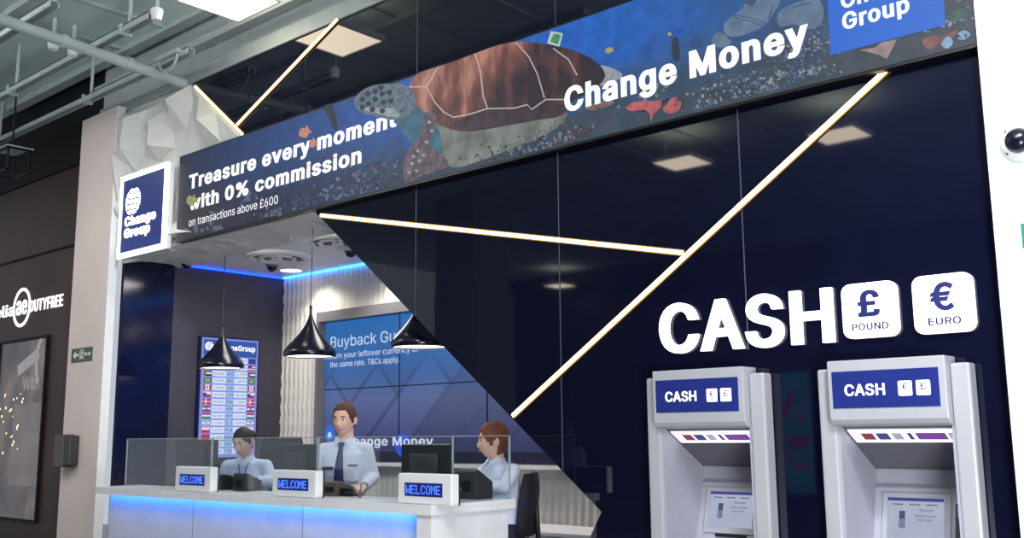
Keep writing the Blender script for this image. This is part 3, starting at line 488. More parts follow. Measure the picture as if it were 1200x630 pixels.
reg = [(-9.85, KZ - .02), (P[1][0] - .06, KZ - .02), (P[1][0] - .04, P[1][1]), (P[0][0] - .02, 4.90), (-9.85, 4.90)]
fp = thing('faceted_wall_panel', 'white faceted plaster panel above the counter opening, left of the gold light line', 'wall panel', (-8.6, D, KZ))
facet_sheet(reg, (.155, .24), fXZ, lambda r, p: D - (r.choice((.0, .03, .13)) * r.uniform(.7, 1) * (.2 if p[0] > -8.78 and p[1] < 4.36 else 1.6 if p[1] > 4.3 else 1) if r else .0), 3, .46).build('front_relief', FACET, fp, True)
reg2 = [(-9.75, D), (-6.35, D), (-5.9, 5.62), (-9.75, 5.62)]
facet_sheet(reg2, (.24, .15), lambda a, b, d: Vector((a, b, d)), lambda r, p: KZ - .02 - (r.choice((0, .03, .06)) * r.uniform(.6, 1) if r else .0), 5).build('soffit_relief', FACET, fp, True)

# back wall with vertical ripples
mb = MB(); nx, nz = 620, 40; x0, x1 = XL, -3.3
rows = []
for j in range(nz + 1):
    z = KZ * j / nz * 1.0
    row = []
    for i in range(nx + 1):
        x = x0 + (x1 - x0) * i / nx
        ph = 2 * PI * (x + .012 * math.sin(2 * PI * z / .36)) / .085
        row.append(Vector((x, YB - .02 * (.5 + .5 * math.sin(ph)) * (1 + .5 * math.sin(2 * PI * z / .18)), z)))
    rows.append(row)
mb.rings(rows, cap=False, closed=False); structure(mb.build('wall_kiosk_back', WAVE, smooth=True, angle=60))

structure(MB().box(-12.3, -11.4, -2.9, -2.0, 0, ZC).build('wall_pier', MALL2 := mat('pier_grey', (150, 156, 166), .6)))
structure(MB().box(-12.3, -11.28, -2.9, -1.98, 0, 3.9).build('wall_pier_base', MALL2))
# ================================================================== MALL CEILING FIXTURES
def ceiling_panel(x, y, label, z=5.1, s=.31):
    t = thing('ceiling_light', label, 'ceiling light', (x, y, z), 0, 'square ceiling light panels')
    b = MB(); b.prism([[(-s, -s), (s, -s), (s, s), (-s, s)], [(-s + .02, -s + .02), (s - .02, -s + .02), (s - .02, s - .02), (-s + .02, s - .02)]], lambda a, c, d: Vector((a, c, d)), 0, .06)
    b.build('frame', WHITE, t)
    MB().box(-s + .02, s - .02, -s + .02, s - .02, .012, .05).build('diffuser', PANELLIT, t)
    b = MB()
    for sx in (-1, 1): b = MB(); b.tube([(sx * s * .8, 0, .05), (sx * s * .8, 0, ZC - z)], .006, 6); b.build('hanger', CEILRAIL, t); return t
ceiling_panel(-7.02, 4.42, 'square white ceiling light panel hanging at the top, directly in view before the dark glass')
ceiling_panel(-6.98, -1.45, 'square ceiling light seen mirrored in the dark glass above the long light line')
ceiling_panel(-4.87, -1.68, 'square ceiling light seen mirrored in the dark glass above the euro tile')
ceiling_panel(-15.3, -9.2, 'far ceiling light mirrored as a small sliver left of the cash lettering')
for (x, y) in ((.6, 1.6), (2.6, 2.6), (.8, -1.6), (-9.4, 1.6), (-12.4, 2.4), (-2.0, 1.4)):
    ceiling_panel(x, y, 'square white ceiling light panel out in the concourse, beyond the picture')

def rail(y, xa, xb, z, name, label, r):
    t = thing(name, label, 'ceiling rail', ((xa + xb) / 2, y, z))
    if r > 0: MB().tube([(xa, y, z), (xb, y, z)], r, 14).build('tube', CEILRAIL, t, True, True)
    else:
        b = MB(); b.box(xa, xb, y - .04, y - .03, z - .03, z + .03); b.box(xa, xb, y + .03, y + .04, z - .03, z + .03); b.box(xa, xb, y - .04, y + .04, z + .02, z + .03)
        b.build('channel', CEILRAIL, t, True)
    x = xa + .4
    while x < xb:
        b = MB(); b.box(x - .02, x + .02, y - .055, y + .055, z - .045, z + .045); b.box(x - .02, x + .02, y + .03, y + .045, z, ZC - .03)
        b.build('hanger', CEILRAIL, t, True); x += 2.3
    return t
rail(3.37, -12, -7.9, 5.0, 'ceiling_rail', 'grey ceiling channel nearest the viewer, farthest from the glass facade', 0)
rail(4.03, -13, -7.55, 5.0, 'ceiling_rail', 'grey ceiling channel in the middle, crossing under the round pipe', 0)
rail(4.67, -15, -8.0, 5.0, 'ceiling_rail', 'grey ceiling channel closest to the dark shop front', 0)
t = thing('ceiling_pipe', 'thick pale grey round pipe running across the ceiling to the glass facade', 'pipe', (-8.4, 4.0, 4.92))
MB().tube([(-8.2, 2.0, 4.93), (-8.62, 5.0, 4.92)], .05, 18).build('pipe', CEILRAIL, t, True, True)
for y in (2.9, 3.7, 4.35):
    x = -8.2 - (y - 2) * .14
    b = MB(); b.tube([(x - .07, y - .012, 4.92), (x - .07, y + .012, 4.92)], .0, 6); 
    b = MB(); b.tube([(x, y - .03, 4.925), (x + .004, y + .03, 4.925)], .062, 16); b.build('pipe_clip', CEILRAIL, t, True, True)
# long shallow ceiling coffers / joints
for i, x in enumerate((-9.7, -8.85, -8.0, -7.0, -6.0)):
    structure(MB().box(x - .03, x + .03, -3, 4.98, ZC - .035, ZC).build('trim_%d' % (30 + i), CEILRAIL))
for i, y in enumerate((2.6, 3.7, 4.9)):
    structure(MB().box(-12.5, -5.5, y - .06, y + .06, ZC - .07, ZC).build('trim_%d' % (36 + i), CEILRAIL))
def spotlight(x, y, z, label):
    t = thing('ceiling_spotlight', label, 'spotlight', (x, y, z))
    MB().lathe([(.001, .0), (.05, 0), (.055, -.02), (.04, -.10), (.001, -.10)], (0, 0, 0), 16).build('housing', WHITE, t, smooth=True)
    MB().box(-.012, .012, -.012, .012, -.001, .2).build('stem', CEILRAIL, t)
for p, lab in (((63, 47), 'small white ceiling spotlight on the left, left of its pair under the pipe'), ((86, 55), 'small white ceiling spotlight on the left, right of its pair under the pipe'), ((184, 12), 'small white ceiling spotlight beside the bright ceiling panel')):
    q = onZ(p[0], p[1], 5.05); spotlight(q.x, q.y, 5.06, lab)
q = onZ(197, 70, 4.98)
t = thing('cable_hook', 'white curved cable loop hanging below the ceiling rails', 'cable', (q.x, q.y, 5.0))
MB().tube([(.16 * math.cos(a), 0, .16 * math.sin(a) * .8) for a in [PI + PI * k / 12 for k in range(13)]], .015, 8).build('loop', CEILRAIL, t, smooth=True)
MB().box(-.2, .2, -.03, .03, 0, .04).build('bracket', CEILRAIL, t)
# dark equipment frame high on the left
q = onY(14, 190, 4.6)
t = thing('hanging_frame', 'black open equipment frame hanging high up in front of the dark shop front', 'frame', (q.x, 4.6, q.z - .14))
b = MB()
for x in (-.22, .18):
    for y in (-.12, .12): b.box(x - .01, x + .01, y - .01, y + .01, 0, .27)
for z in (0, .25):
    for y in (-.12, .12): b.box(-.23, .19, y - .01, y + .01, z, z + .02)
    for x in (-.22, .18): b.box(x - .01, x + .01, -.12, .12, z, z + .02)
b.build('cage', BLACK, t); MB().box(-.25, .21, -.15, .15, .27, .285).build('lid', CEILRAIL, t)
MB().tube([(-.02, 0, .28), (-.02, 0, ZC - q.z + .14)], .012, 8).build('rod', BLACK, t)

# ================================================================== LED LINES ON THE GLASS
def light_line(p0, p1, label, w=.026):
    A, B = onY(p0[0], p0[1], D - .02), onY(p1[0], p1[1], D - .02)
    t = thing('light_line', label, 'light strip', ((A.x + B.x) / 2, D - .02, min(A.z, B.z)))
    a, b_ = Vector((A.x, A.z)), Vector((B.x, B.z))
    b = MB(); b.prism(stroke([a, b_], w + .014), fXZ, D - .012, D - .0005); b.build('channel', GOLD, t, True)
    b = MB(); b.prism(stroke([a, b_], w), fXZ, D - .022, D - .010); b.build('diffuser', LEDWARM, t, True)
light_line((228, 101), (284, 158), 'short warm light line running along the edge of the faceted white panel')
light_line((395, 22), (277, 146), 'warm light line leaning up to the right above the banner', .022)
light_line((375, 252), (800, 296), 'long nearly level warm light line under the banner on the black glass')
light_line((1040, 80), (600, 487), 'longest diagonal warm light line crossing the black glass from banner down left')

# ================================================================== LED BANNER
BY = 4.93
bl, br = onY(207, 284, BY), onY(1145, 47, BY)
bx0, bx1, bz0, bz1 = bl.x, br.x, (bl.z + br.z) / 2, onY(210, 185, BY).z
ban = thing('led_banner', 'long LED screen banner with a sea turtle and white lettering', 'screen', ((bx0 + bx1) / 2, BY, bz0))
MB().box(bx0 - .02, bx1 + .02, BY + .004, D - .004, bz0 - .016, bz1 + .012).build('housing', BLACK, ban, True)
def sea_mat():
    M = bpy.data.materials.new('sea_picture'); M.use_nodes = True; nt = M.node_tree; b = nt.nodes['Principled BSDF']; N = nt.nodes.new; L = nt.links.new
    b.inputs['Base Color'].default_value = (.01, .01, .012, 1); b.inputs['Roughness'].default_value = .4; b.inputs['Specular IOR Level'].default_value = .2
    tc = N('ShaderNodeTexCoord'); sp = N('ShaderNodeSeparateXYZ'); L(tc.outputs['Generated'], sp.inputs[0])
    mp = N('ShaderNodeMapping'); mp.inputs['Scale'].default_value = (2.0, 1, 7); mp.inputs['Rotation'].default_value = (0, .35, 0); L(tc.outputs['Object'], mp.inputs['Vector'])
    no = N('ShaderNodeTexNoise'); no.inputs['Scale'].default_value = 1.6; no.inputs['Detail'].default_value = 6; L(mp.outputs[0], no.inputs['Vector'])
    rx = N('ShaderNodeValToRGB'); L(sp.outputs['X'], rx.inputs['Fac'])      # along the banner: top colours
    e = rx.color_ramp.elements; e[0].position = 0; e[0].color = lin((30, 36, 60)); e[1].position = 1; e[1].color = lin((50, 74, 100))
    for pos, c in ((.12, (30, 54, 98)), (.3, (34, 72, 132)), (.52, (34, 92, 178)), (.7, (32, 94, 182)), (.85, (44, 86, 140))):
        q = e.new(pos); q.color = lin(c)
    rb = N('ShaderNodeValToRGB'); L(sp.outputs['X'], rb.inputs['Fac'])
    e = rb.color_ramp.elements; e[0].position = 0; e[0].color = lin((52, 46, 52)); e[1].position = 1; e[1].color = lin((62, 70, 80))
    for pos, c in ((.2, (34, 40, 66)), (.4, (40, 58, 84)), (.7, (56, 74, 88))):
        q = e.new(pos); q.color = lin(c)
    ad = N('ShaderNodeMath'); ad.operation = 'MULTIPLY_ADD'; L(no.outputs['Fac'], ad.inputs[0]); ad.inputs[1].default_value = .55; 
    L(sp.outputs['Z'], ad.inputs[2])
    rz = N('ShaderNodeMapRange'); L(ad.outputs[0], rz.inputs[0]); rz.inputs[1].default_value = .45; rz.inputs[2].default_value = .95
    mx = N('ShaderNodeMix'); mx.data_type = 'RGBA'; L(rz.outputs[0], mx.inputs[0]); L(rb.outputs[0], mx.inputs[6]); L(rx.outputs[0], mx.inputs[7])
    n2 = N('ShaderNodeTexNoise'); n2.inputs['Scale'].default_value = 9; n2.inputs['Detail'].default_value = 8; L(tc.outputs['Object'], n2.inputs['Vector'])
    mr = N('ShaderNodeMapRange'); L(n2.outputs['Fac'], mr.inputs[0]); mr.inputs[1].default_value = .3; mr.inputs[2].default_value = .7; mr.inputs[3].default_value = .78; mr.inputs[4].default_value = 1.2
    m2 = N('ShaderNodeMix'); m2.data_type = 'RGBA'; m2.blend_type = 'MULTIPLY'; m2.inputs[0].default_value = 1; L(mx.outputs[2], m2.inputs[6]); L(mr.outputs[0], m2.inputs[7])
    L(m2.outputs[2], b.inputs['Emission Color']); b.inputs['Emission Strength'].default_value = 1.0
    return M
MB().box(bx0, bx1, BY, BY + .006, bz0, bz1).build('picture', sea_mat(), ban, True)

def art(name, items, layer, parent=ban, Y=BY):
    """flat picture shapes on the screen; items: list of (material, list of pixel outlines)"""
    mb = MB(); ms = []
    y = Y - .0008 * layer
    for i, (M_, outs) in enumerate(items):
        ms.append(M_); mb.cur = i
        for o in outs: mb.prism(pY(o, Y), fXZ, y - .0003 * i - .0004, y - .0003 * i)
    return mb.build(name, ms, parent, True)
def z2(pts): return [(400 + x / 3.0, 20 + y / 3.0) for x, y in pts]
def z3(pts): return [(640 + x / 3.5, y / 3.5) for x, y in pts]
def z4(pts): return [(920 + x / 3.5, y / 3.5) for x, y in pts]
def z1(pts): return [(190 + x / 3.317, 100 + y / 3.317) for x, y in pts]
def closed(pts, n=4):
    """smooth closed outline (Catmull-Rom)"""
    out = []; m_ = len(pts)
    for i in range(m_):
        p0, p1, p2, p3 = (Vector(pts[(i + k) % m_]) for k in (-1, 0, 1, 2))
        for j in range(n):
            t = j / n; out.append(tuple(.5 * ((2 * p1) + (p2 - p0) * t + (2 * p0 - 5 * p1 + 4 * p2 - p3) * t * t + (3 * p1 - p0 - 3 * p2 + p3) * t ** 3)))
    return out
def stroke_px(pts, w): return stroke(pts, w)
def shell_mat():
    M = screen_mat('turtle_shell', (96, 62, 60)); nt = M.node_tree; b = nt.nodes['Principled BSDF']; N = nt.nodes.new; L = nt.links.new
    tc = N('ShaderNodeTexCoord'); mp = N('ShaderNodeMapping'); mp.inputs['Rotation'].default_value = (0, .5, 0); mp.inputs['Scale'].default_value = (3.2, 1, 1.1); L(tc.outputs['Object'], mp.inputs[0])
    n = N('ShaderNodeTexNoise'); n.inputs['Scale'].default_value = 2.2; n.inputs['Detail'].default_value = 8; n.inputs['Roughness'].default_value = .62; L(mp.outputs[0], n.inputs['Vector'])
    n2 = N('ShaderNodeTexNoise'); n2.inputs['Scale'].default_value = 1.5; n2.inputs['Detail'].default_value = 2; L(tc.outputs['Object'], n2.inputs['Vector'])
    sp = N('ShaderNodeSeparateXYZ'); L(tc.outputs['Generated'], sp.inputs[0])
    a = N('ShaderNodeMath'); a.operation = 'MULTIPLY_ADD'; L(n2.outputs['Fac'], a.inputs[0]); a.inputs[1].default_value = .9; L(n.outputs['Fac'], a.inputs[2])
    a2 = N('ShaderNodeMath'); a2.operation = 'MULTIPLY_ADD'; L(sp.outputs['Z'], a2.inputs[0]); a2.inputs[1].default_value = .35; L(a.outputs[0], a2.inputs[2])
    a3 = N('ShaderNodeMath'); a3.operation = 'MULTIPLY_ADD'; L(sp.outputs['X'], a3.inputs[0]); a3.inputs[1].default_value = -.35; L(a2.outputs[0], a3.inputs[2])
    a4 = N('ShaderNodeMath'); a4.operation = 'MULTIPLY'; L(a3.outputs[0], a4.inputs[0]); a4.inputs[1].default_value = .7; r = N('ShaderNodeValToRGB'); L(a4.outputs[0], r.inputs[0]); e = r.color_ramp.elements
    e[0].position = .58; e[0].color = lin((48, 40, 48)); e[1].position = .90; e[1].color = lin((178, 128, 112)); q = e.new(.70); q.color = lin((92, 62, 62)); q = e.new(.79); q.color = lin((126, 82, 74))
    L(r.outputs[0], b.inputs['Emission Color']); return M
S_SHELL = shell_mat()
S_SHELLDK = screen_mat('turtle_shell_dark', (62, 50, 58), 1, .35, 9)
S_LINE = screen_mat('turtle_line', (182, 168, 170), 1)
S_HEAD = screen_mat('turtle_head', (88, 106, 122), 1, .4, 25)
S_HEADLT = screen_mat('turtle_head_light', (140, 150, 156), 1, .2, 25)
S_BELLY = screen_mat('turtle_belly', (112, 118, 112), 1, .35, 7)
S_TEAL = screen_mat('turtle_teal', (56, 98, 120), 1, .3, 8)
S_FLIP = screen_mat('turtle_flipper', (92, 80, 88), 1, .45, 14)
S_SPOT = screen_mat('turtle_spot', (44, 50, 66), 1, .2, 20)
art('turtle_body', [(S_TEAL, [closed(z2([(190, 350), (240, 300), (300, 330), (350, 400), (372, 480), (380, 525), (330, 500), (260, 450), (228, 420)]))]),
    (S_BELLY, [closed(z2([(300, 340), (345, 400), (355, 470), (385, 527), (470, 512), (560, 478), (660, 438), (740, 400), (790, 362), (770, 320), (600, 350), (400, 360)]))])], 1)
art('turtle_tail', [(S_HEADLT, [closed(z2([(905, 170), (975, 190), (985, 212), (930, 240), (900, 230)]))]),
    (screen_mat('turtle_fin', (120, 96, 92), 1, .2, 10), [closed(z2([(860, 318), (940, 290), (955, 305), (890, 328)]))])], 1)
art('turtle_shell', [(S_SHELL, [closed(z2([(236, 260), (262, 205), (320, 180), (390, 158), (470, 128), (555, 98), (630, 86), (720, 95), (800, 112), (870, 140), (915, 176), (926, 215), (880, 262), (810, 296), (780, 345), (690, 362), (600, 378), (500, 396), (420, 402), (340, 376), (290, 330), (248, 300)]))])], 2)
art('turtle_scute', [
    (S_SHELLDK, [closed(z2([(400, 370), (500, 330), (640, 325), (760, 300), (780, 340), (600, 376), (430, 396)]))]),
    (S_LINE, [stroke_px(z2(q), 1.5) for q in ([(470, 128), (490, 190), (500, 280), (515, 322)], [(235, 246), (300, 245), (330, 300), (362, 335), (395, 352), (450, 342), (515, 322), (610, 320), (655, 308), (670, 325), (720, 290), (790, 290)],
      [(615, 90), (660, 140), (690, 200), (715, 285)], [(745, 110), (800, 150), (830, 205)], [(340, 178), (315, 222), (300, 245)])])], 3)
hd = closed(z2([(48, 308), (52, 282), (75, 258), (115, 240), (180, 234), (240, 246), (262, 290), (240, 345), (195, 362), (130, 352), (72, 336)]))
spots = []
for (x, y) in ((75, 290), (95, 270), (120, 262), (145, 270), (120, 290), (95, 305), (150, 300), (75, 318), (110, 325), (170, 265), (175, 295), (145, 330), (140, 248)):
    spots.append(z2([(x - 10, y), (x - 5, y - 9), (x + 8, y - 9), (x + 11, y), (x + 5, y + 9), (x - 6, y + 9)]))
art('turtle_head', [(S_HEAD, [hd]), (S_HEADLT, [closed(z2([(60, 318), (130, 340), (200, 352), (190, 325), (120, 318)]))]), (S_SPOT, spots)], 4)
sp2 = [z2([(x - 7, y), (x, y - 7), (x + 8, y), (x, y + 7)]) for x, y in ((270, 470), (290, 485), (255, 490), (275, 505), (250, 515), (320, 400), (300, 440), (310, 370), (240, 545), (265, 540))]
art('turtle_flipper', [(S_FLIP, [closed(z2([(300, 335), (335, 345), (325, 390), (312, 450), (355, 480), (378, 525), (330, 545), (285, 558), (232, 584), (218, 545), (226, 490), (246, 455), (278, 420), (288, 370)]))]), (S_HEADLT, sp2)], 4)
# reef along the lower edge: many small flecks
rnd = random.Random(21)
def flecks(name, boxes, cols, layer):
    items = []
    for ci, c in enumerate(cols):
        outs = []
        for (x0, x1, yo, n, s, spread) in boxes:
            cen = [(rnd.uniform(x0, x1), abs(rnd.gauss(0, spread))) for _ in range(max(3, n // 30))]
            for _ in range(n // len(cols)):
                cx_, cy_ = rnd.choice(cen); x = cx_ + rnd.gauss(0, 11); dy_ = cy_ + rnd.gauss(0, 4)
                ybot = 284 - .2527 * (x - 207)                       # lower edge of the screen
                y = ybot - 3 - yo - max(0, dy_); r_ = s * rnd.uniform(.4, 1.2)
                k = rnd.randint(5, 7); a = rnd.uniform(0, 6)
                outs.append([(x + r_ * rnd.uniform(.5, 1.1) * math.cos(a + 2 * PI * i / k), y + r_ * rnd.uniform(.5, 1.1) * math.sin(a + 2 * PI * i / k)) for i in range(k)])
        items.append((screen_mat('reef_%s_%d' % (name, ci), c, 1, .3, 30), outs))
    o = art('reef', items, layer); o['kind'] = 'stuff'; return o
flecks('left', [(230, 470, 0, 300, 3.0, 26), (395, 475, 0, 160, 2.2, 14)], ((44, 50, 74), (62, 58, 74), (54, 74, 102), (92, 100, 122)), 1)
flecks('mid', [(560, 700, 0, 240, 2.4, 8), (640, 830, 0, 120, 2.6, 22)], ((40, 46, 58), (58, 68, 78), (112, 118, 130), (82, 62, 76)), 1)
flecks('right', [(830, 970, 0, 420, 2.2, 22), (890, 970, 30, 180, 2.2, 16), (1100, 1142, 0, 70, 2.4, 22)], ((62, 90, 132), (86, 102, 126), (104, 114, 132), (52, 62, 76), (132, 136, 150)), 1)
art('statue_picture', [(screen_mat('statue_grey', (96, 116, 142), 1, .2, 12), [closed(z3([(728, 110), (740, 85), (800, 40), (840, -10), (960, -10), (930, 60), (900, 100), (860, 125), (790, 150), (740, 145)])),
      closed(z3([(680, 180), (700, 135), (735, 145), (755, 175), (730, 195)])), closed(z3([(950, 60), (1000, 20), (1110, -6), (1140, 60), (1100, 120), (1020, 100), (960, 110)]))]),
    (screen_mat('statue_dark', (62, 84, 112), 1, .2, 12), [stroke_px(z3([(770, 60), (840, 75), (900, 95)]), 1.2), stroke_px(z3([(765, 70), (835, 86), (890, 108)]), 1.2), closed(z3([(800, -6), (860, -6), (850, 22), (815, 15)])),
      stroke_px(z3([(930, 20), (915, 70), (935, 95)]), 1.4), stroke_px(z3([(1010, 30), (1090, 12)]), 1.2)])], 2)
PINK = screen_mat('lobster_pink', (176, 92, 96), 1, .3, 20)
art('lobster_picture', [(PINK, [closed(z3([(328, 440), (360, 420), (400, 415), (440, 415), (475, 410), (470, 440), (440, 470), (430, 500), (425, 465), (400, 450), (350, 455)])), closed(z3([(480, 440), (510, 425), (552, 415), (550, 445), (520, 465), (490, 460)])),
      closed(z3([(500, 425), (520, 400), (540, 402), (525, 425)]))])], 3)
art('starfish_picture', [(screen_mat('starfish', (150, 128, 130), 1, .2, 20), [z4([(305, 205), (370, 195), (395, 175), (460, 160), (440, 200), (418, 242), (385, 225)])]),
    ], 2)
art('shell_picture', [(screen_mat('shell_brown', (124, 84, 82), 1, .3, 20), [closed(z4([(565, 165), (600, 145), (650, 150), (705, 120), (690, 150), (640, 175), (600, 205), (572, 190)]))]),
    ], 2)
art('seaweed_picture', [(screen_mat('reef_green', (58, 96, 84), 1, .3, 20), [closed(z4([(670, 70), (720, 35), (750, 50), (720, 80), (690, 95)]))]),
    (screen_mat('reef_sky', (126, 164, 196), 1, .3, 20), [closed(z4([(640, 180), (670, 150), (690, 175), (665, 200)]))])], 2)
art('coral_picture', [(screen_mat('reef_sky', (126, 164, 196)), [closed(z4([(700, 150), (730, 125), (760, 140), (730, 165)]))])], 2)
def fish(cx_, cy_, l, h, col, rot=0):
    P = [(-.5, 0), (-.3, -.35), (0, -.5), (.25, -.25), (.5, -.45), (.42, 0), (.5, .45), (.25, .25), (0, .5), (-.3, .35)]
    return (col, [[(cx_ + (x * l) * math.cos(rot) - y * h * math.sin(rot), cy_ + x * l * math.sin(rot) + y * h * math.cos(rot)) for x, y in P]])
ORANGE = screen_mat('fish_orange', (190, 128, 110), 1, .2, 30); YEL = screen_mat('fish_yellow', (150, 150, 92), 1, .2, 30)
SBLUE = screen_mat('fish_blue', (30, 70, 190), 1); SDARK = screen_mat('fish_dark', (40, 44, 54), 1); SGREEN = screen_mat('note_green', (70, 140, 84), 1, .4, 40); SPALE = screen_mat('note_pale', (178, 196, 196), 1)
art('fish_picture', [fish(357, 155, 15, 13, ORANGE, -.6), fish(367, 168, 12, 10, ORANGE, -.9)], 3)
art('fish_picture', [fish(225, 235, 13, 14, YEL, -.4)], 7)
art('fish_picture', [fish(714, 59, 11, 8, YEL, -.3)], 3)
art('fish_picture', [fish(797, 37, 11, 7, SBLUE, -.3), fish(785, 40, 5, 5, YEL, 0)], 3)
art('seahorse_picture', [(SDARK, [closed([(380, 126), (388, 122), (393, 134), (396, 152), (390, 150), (386, 138)])])], 2)
art('kelp_picture', [(screen_mat('kelp', (46, 56, 70), 1, .2, 20), [closed([(788, 48), (794, 44), (797, 66), (792, 72), (788, 66)])])], 2)
art('banknote_picture', [(SPALE, [z3([(20, 128), (70, 137), (55, 192), (5, 178)])]), (SGREEN, [z3([(32, 138), (62, 143), (50, 182), (18, 172)])])], 3)
SWHITE = screen_mat('screen_white', (250, 250, 252), 1.15)
def banner_text(name, s, p0, p1, caph, bold, layer=6):
    A, B = onY(p0[0], p0[1], BY), onY(p1[0], p1[1], BY); H_ = onY(p0[0], p0[1] - caph, BY).z - A.z
    for wd in words_of(s):
        mb = MB(); text(mb, s, fXZ, A.x, (A.z + B.z) / 2, B.x - A.x, H_, BY - .0008 * layer, BY - .0008 * layer + .0004, bold, only=wd); mb.build(name, SWHITE, ban, True)
banner_text('lettering', 'Treasure every moment', (221.5, 220.5), (465, 150), 16.5, .042, 3.4)
banner_text('lettering', 'with 0% commission', (221.7, 247.5), (424, 190.5), 16, .042)
banner_text('lettering', 'on transactions above £600', (221.5, 265.5), (326, 238.5), 9, .0)
banner_text('lettering', 'Change Money', (662, 131), (949, 56), 29, .045)
# blue emblem square on the banner
LB = screen_mat('emblem_blue', (42, 104, 206), 1)
sq0, sq1 = onY(974, 65.7, BY), onY(1108.6, 28.6, BY)
mb = MB(); mb.box(sq0.x, sq1.x, BY - .0046, BY - .0040, (sq0.z + sq1.z) / 2, bz1 - .02); em = mb.build('emblem', LB, ban, True)
mb = MB(); g0, g1 = onY(988, 36, BY), onY(1067, 17, BY); ch = onY(988, 16, BY).z - onY(988, 36, BY).z; zb = g0.z
text(mb, 'Group', fXZ, g0.x, zb, g1.x - g0.x, ch, BY - .0056, BY - .005, .035)
c0 = onY(986, 12, BY); text(mb, 'Change', fXZ, g0.x, zb + ch * 1.27, (g1.x - g0.x) * 1.22, ch, BY - .0056, BY - .005, .035)
globe(mb, (g0.x + .13, zb + ch * 3.4), .115, fXZ, BY - .0056, BY - .005)
mb.build('emblem_lettering', SWHITE, em, True)

# ================================================================== BLADE SIGN
SY = 4.86
s = [onY(*p, SY) for p in ((140, 206), (195, 192), (138, 303), (193, 290))]
sx0, sx1, sz0, sz1 = (s[0].x + s[2].x) / 2, (s[1].x + s[3].x) / 2, (s[2].z + s[3].z) / 2, (s[0].z + s[1].z) / 2
t = thing('lightbox_sign', 'upright blue lightbox sign with glowing white border on the faceted panel', 'sign', ((sx0 + sx1) / 2, SY, sz0))
MB().box(sx0, sx1 + .0, SY + .02, D - .06, sz0, sz1).build('housing', WHITE, t, True, bevel=.01)
mb = MB(); mb.prism([[(sx0, sz0), (sx1, sz0), (sx1, sz1), (sx0, sz1)], [(sx0 + .05, sz0 + .05), (sx1 - .05, sz0 + .05), (sx1 - .05, sz1 - .05), (sx0 + .05, sz1 - .05)]], fXZ, SY, SY + .03)
mb.build('glowing_border', mat('border_lit', (250, 250, 255), .4, em=1.8), t, True)
MB().box(sx0 + .05, sx1 - .05, SY + .008, SY + .02, sz0 + .05, sz1 - .05).build('face', mat('sign_navy', (22, 40, 104), .3, em=.5), t, True)
mb = MB(); w_ = sx1 - sx0; h_ = sz1 - sz0
text(mb, 'Change', fXZ, sx0 + .10 * w_ + .03, sz0 + h_ * .37, w_ * .66, h_ * .115, SY + .004, SY + .008, .04)
text(mb, 'Group', fXZ, sx0 + .10 * w_ + .03, sz0 + h_ * .23, w_ * .55, h_ * .115, SY + .004, SY + .008, .04)
globe(mb, (sx0 + .29 * w_, sz0 + .66 * h_), w_ * .16, fXZ, SY + .004, SY + .008)
mb.build('lettering', mat('sign_lit_white', (255, 255, 255), .4, em=3), t, True)

# ================================================================== CASH SIGNS
def cash_letters():
    Y = D - .03
    A = [onY(*p, Y) for p in ((772, 385), (973, 336), (795, 411.5), (970, 401.5), (935, 338))]
    x0, x1 = A[0].x, A[1].x; zb = onY(955, 402, Y).z; zt = onY(955, 338, Y).z
    t = thing('cash_sign', 'large white raised CASH lettering on the black glass above the machines', 'sign', ((x0 + x1) / 2, Y, zb))
    mb = MB(); text(mb, 'CASH', fXZ, x0, zb, x1 - x0, zt - zb, Y, D, .024); mb.build('lettering', LITWHITE, t, True)
cash_letters()
TILEBLUE = mat('tile_navy', (22, 30, 96), .5)
def tile(px, sym, word, label):
    Y = D - .03; q = [onY(*p, Y) for p in px]
    x0 = (q[0].x + q[2].x) / 2; x1 = (q[1].x + q[3].x) / 2; zt = (q[0].z + q[1].z) / 2; zb = (q[2].z + q[3].z) / 2
    t = thing('currency_tile', label, 'sign', ((x0 + x1) / 2, Y, zb))
    MB().prism(rrect(x0, x1, zb, zt, .045), fXZ, Y, D).build('tile', LITWHITE, t, True)
    w = x1 - x0; h = zt - zb; mb = MB()
    text(mb, sym, fXZ, x0 + w * (.30 if word == 'POUND' else .29), zb + h * .38, w * .40, h * .48, Y - .003, Y, .03)
    text(mb, word, fXZ, x0 + w * (.17 if word == 'POUND' else .24), zb + h * .14, w * (.66 if word == 'POUND' else .54), h * .125, Y - .003, Y, .02)
    mb.build('lettering', TILEBLUE, t, True)
tile(((985, 334.5), (1049, 327), (989, 399), (1053.5, 391)), '£', 'POUND', 'white rounded tile with a pound symbol beside the CASH lettering')
tile(((1067, 325), (1139, 317), (1073, 393), (1143, 386)), '€', 'EURO', 'white rounded tile with a euro symbol, nearest the white column')

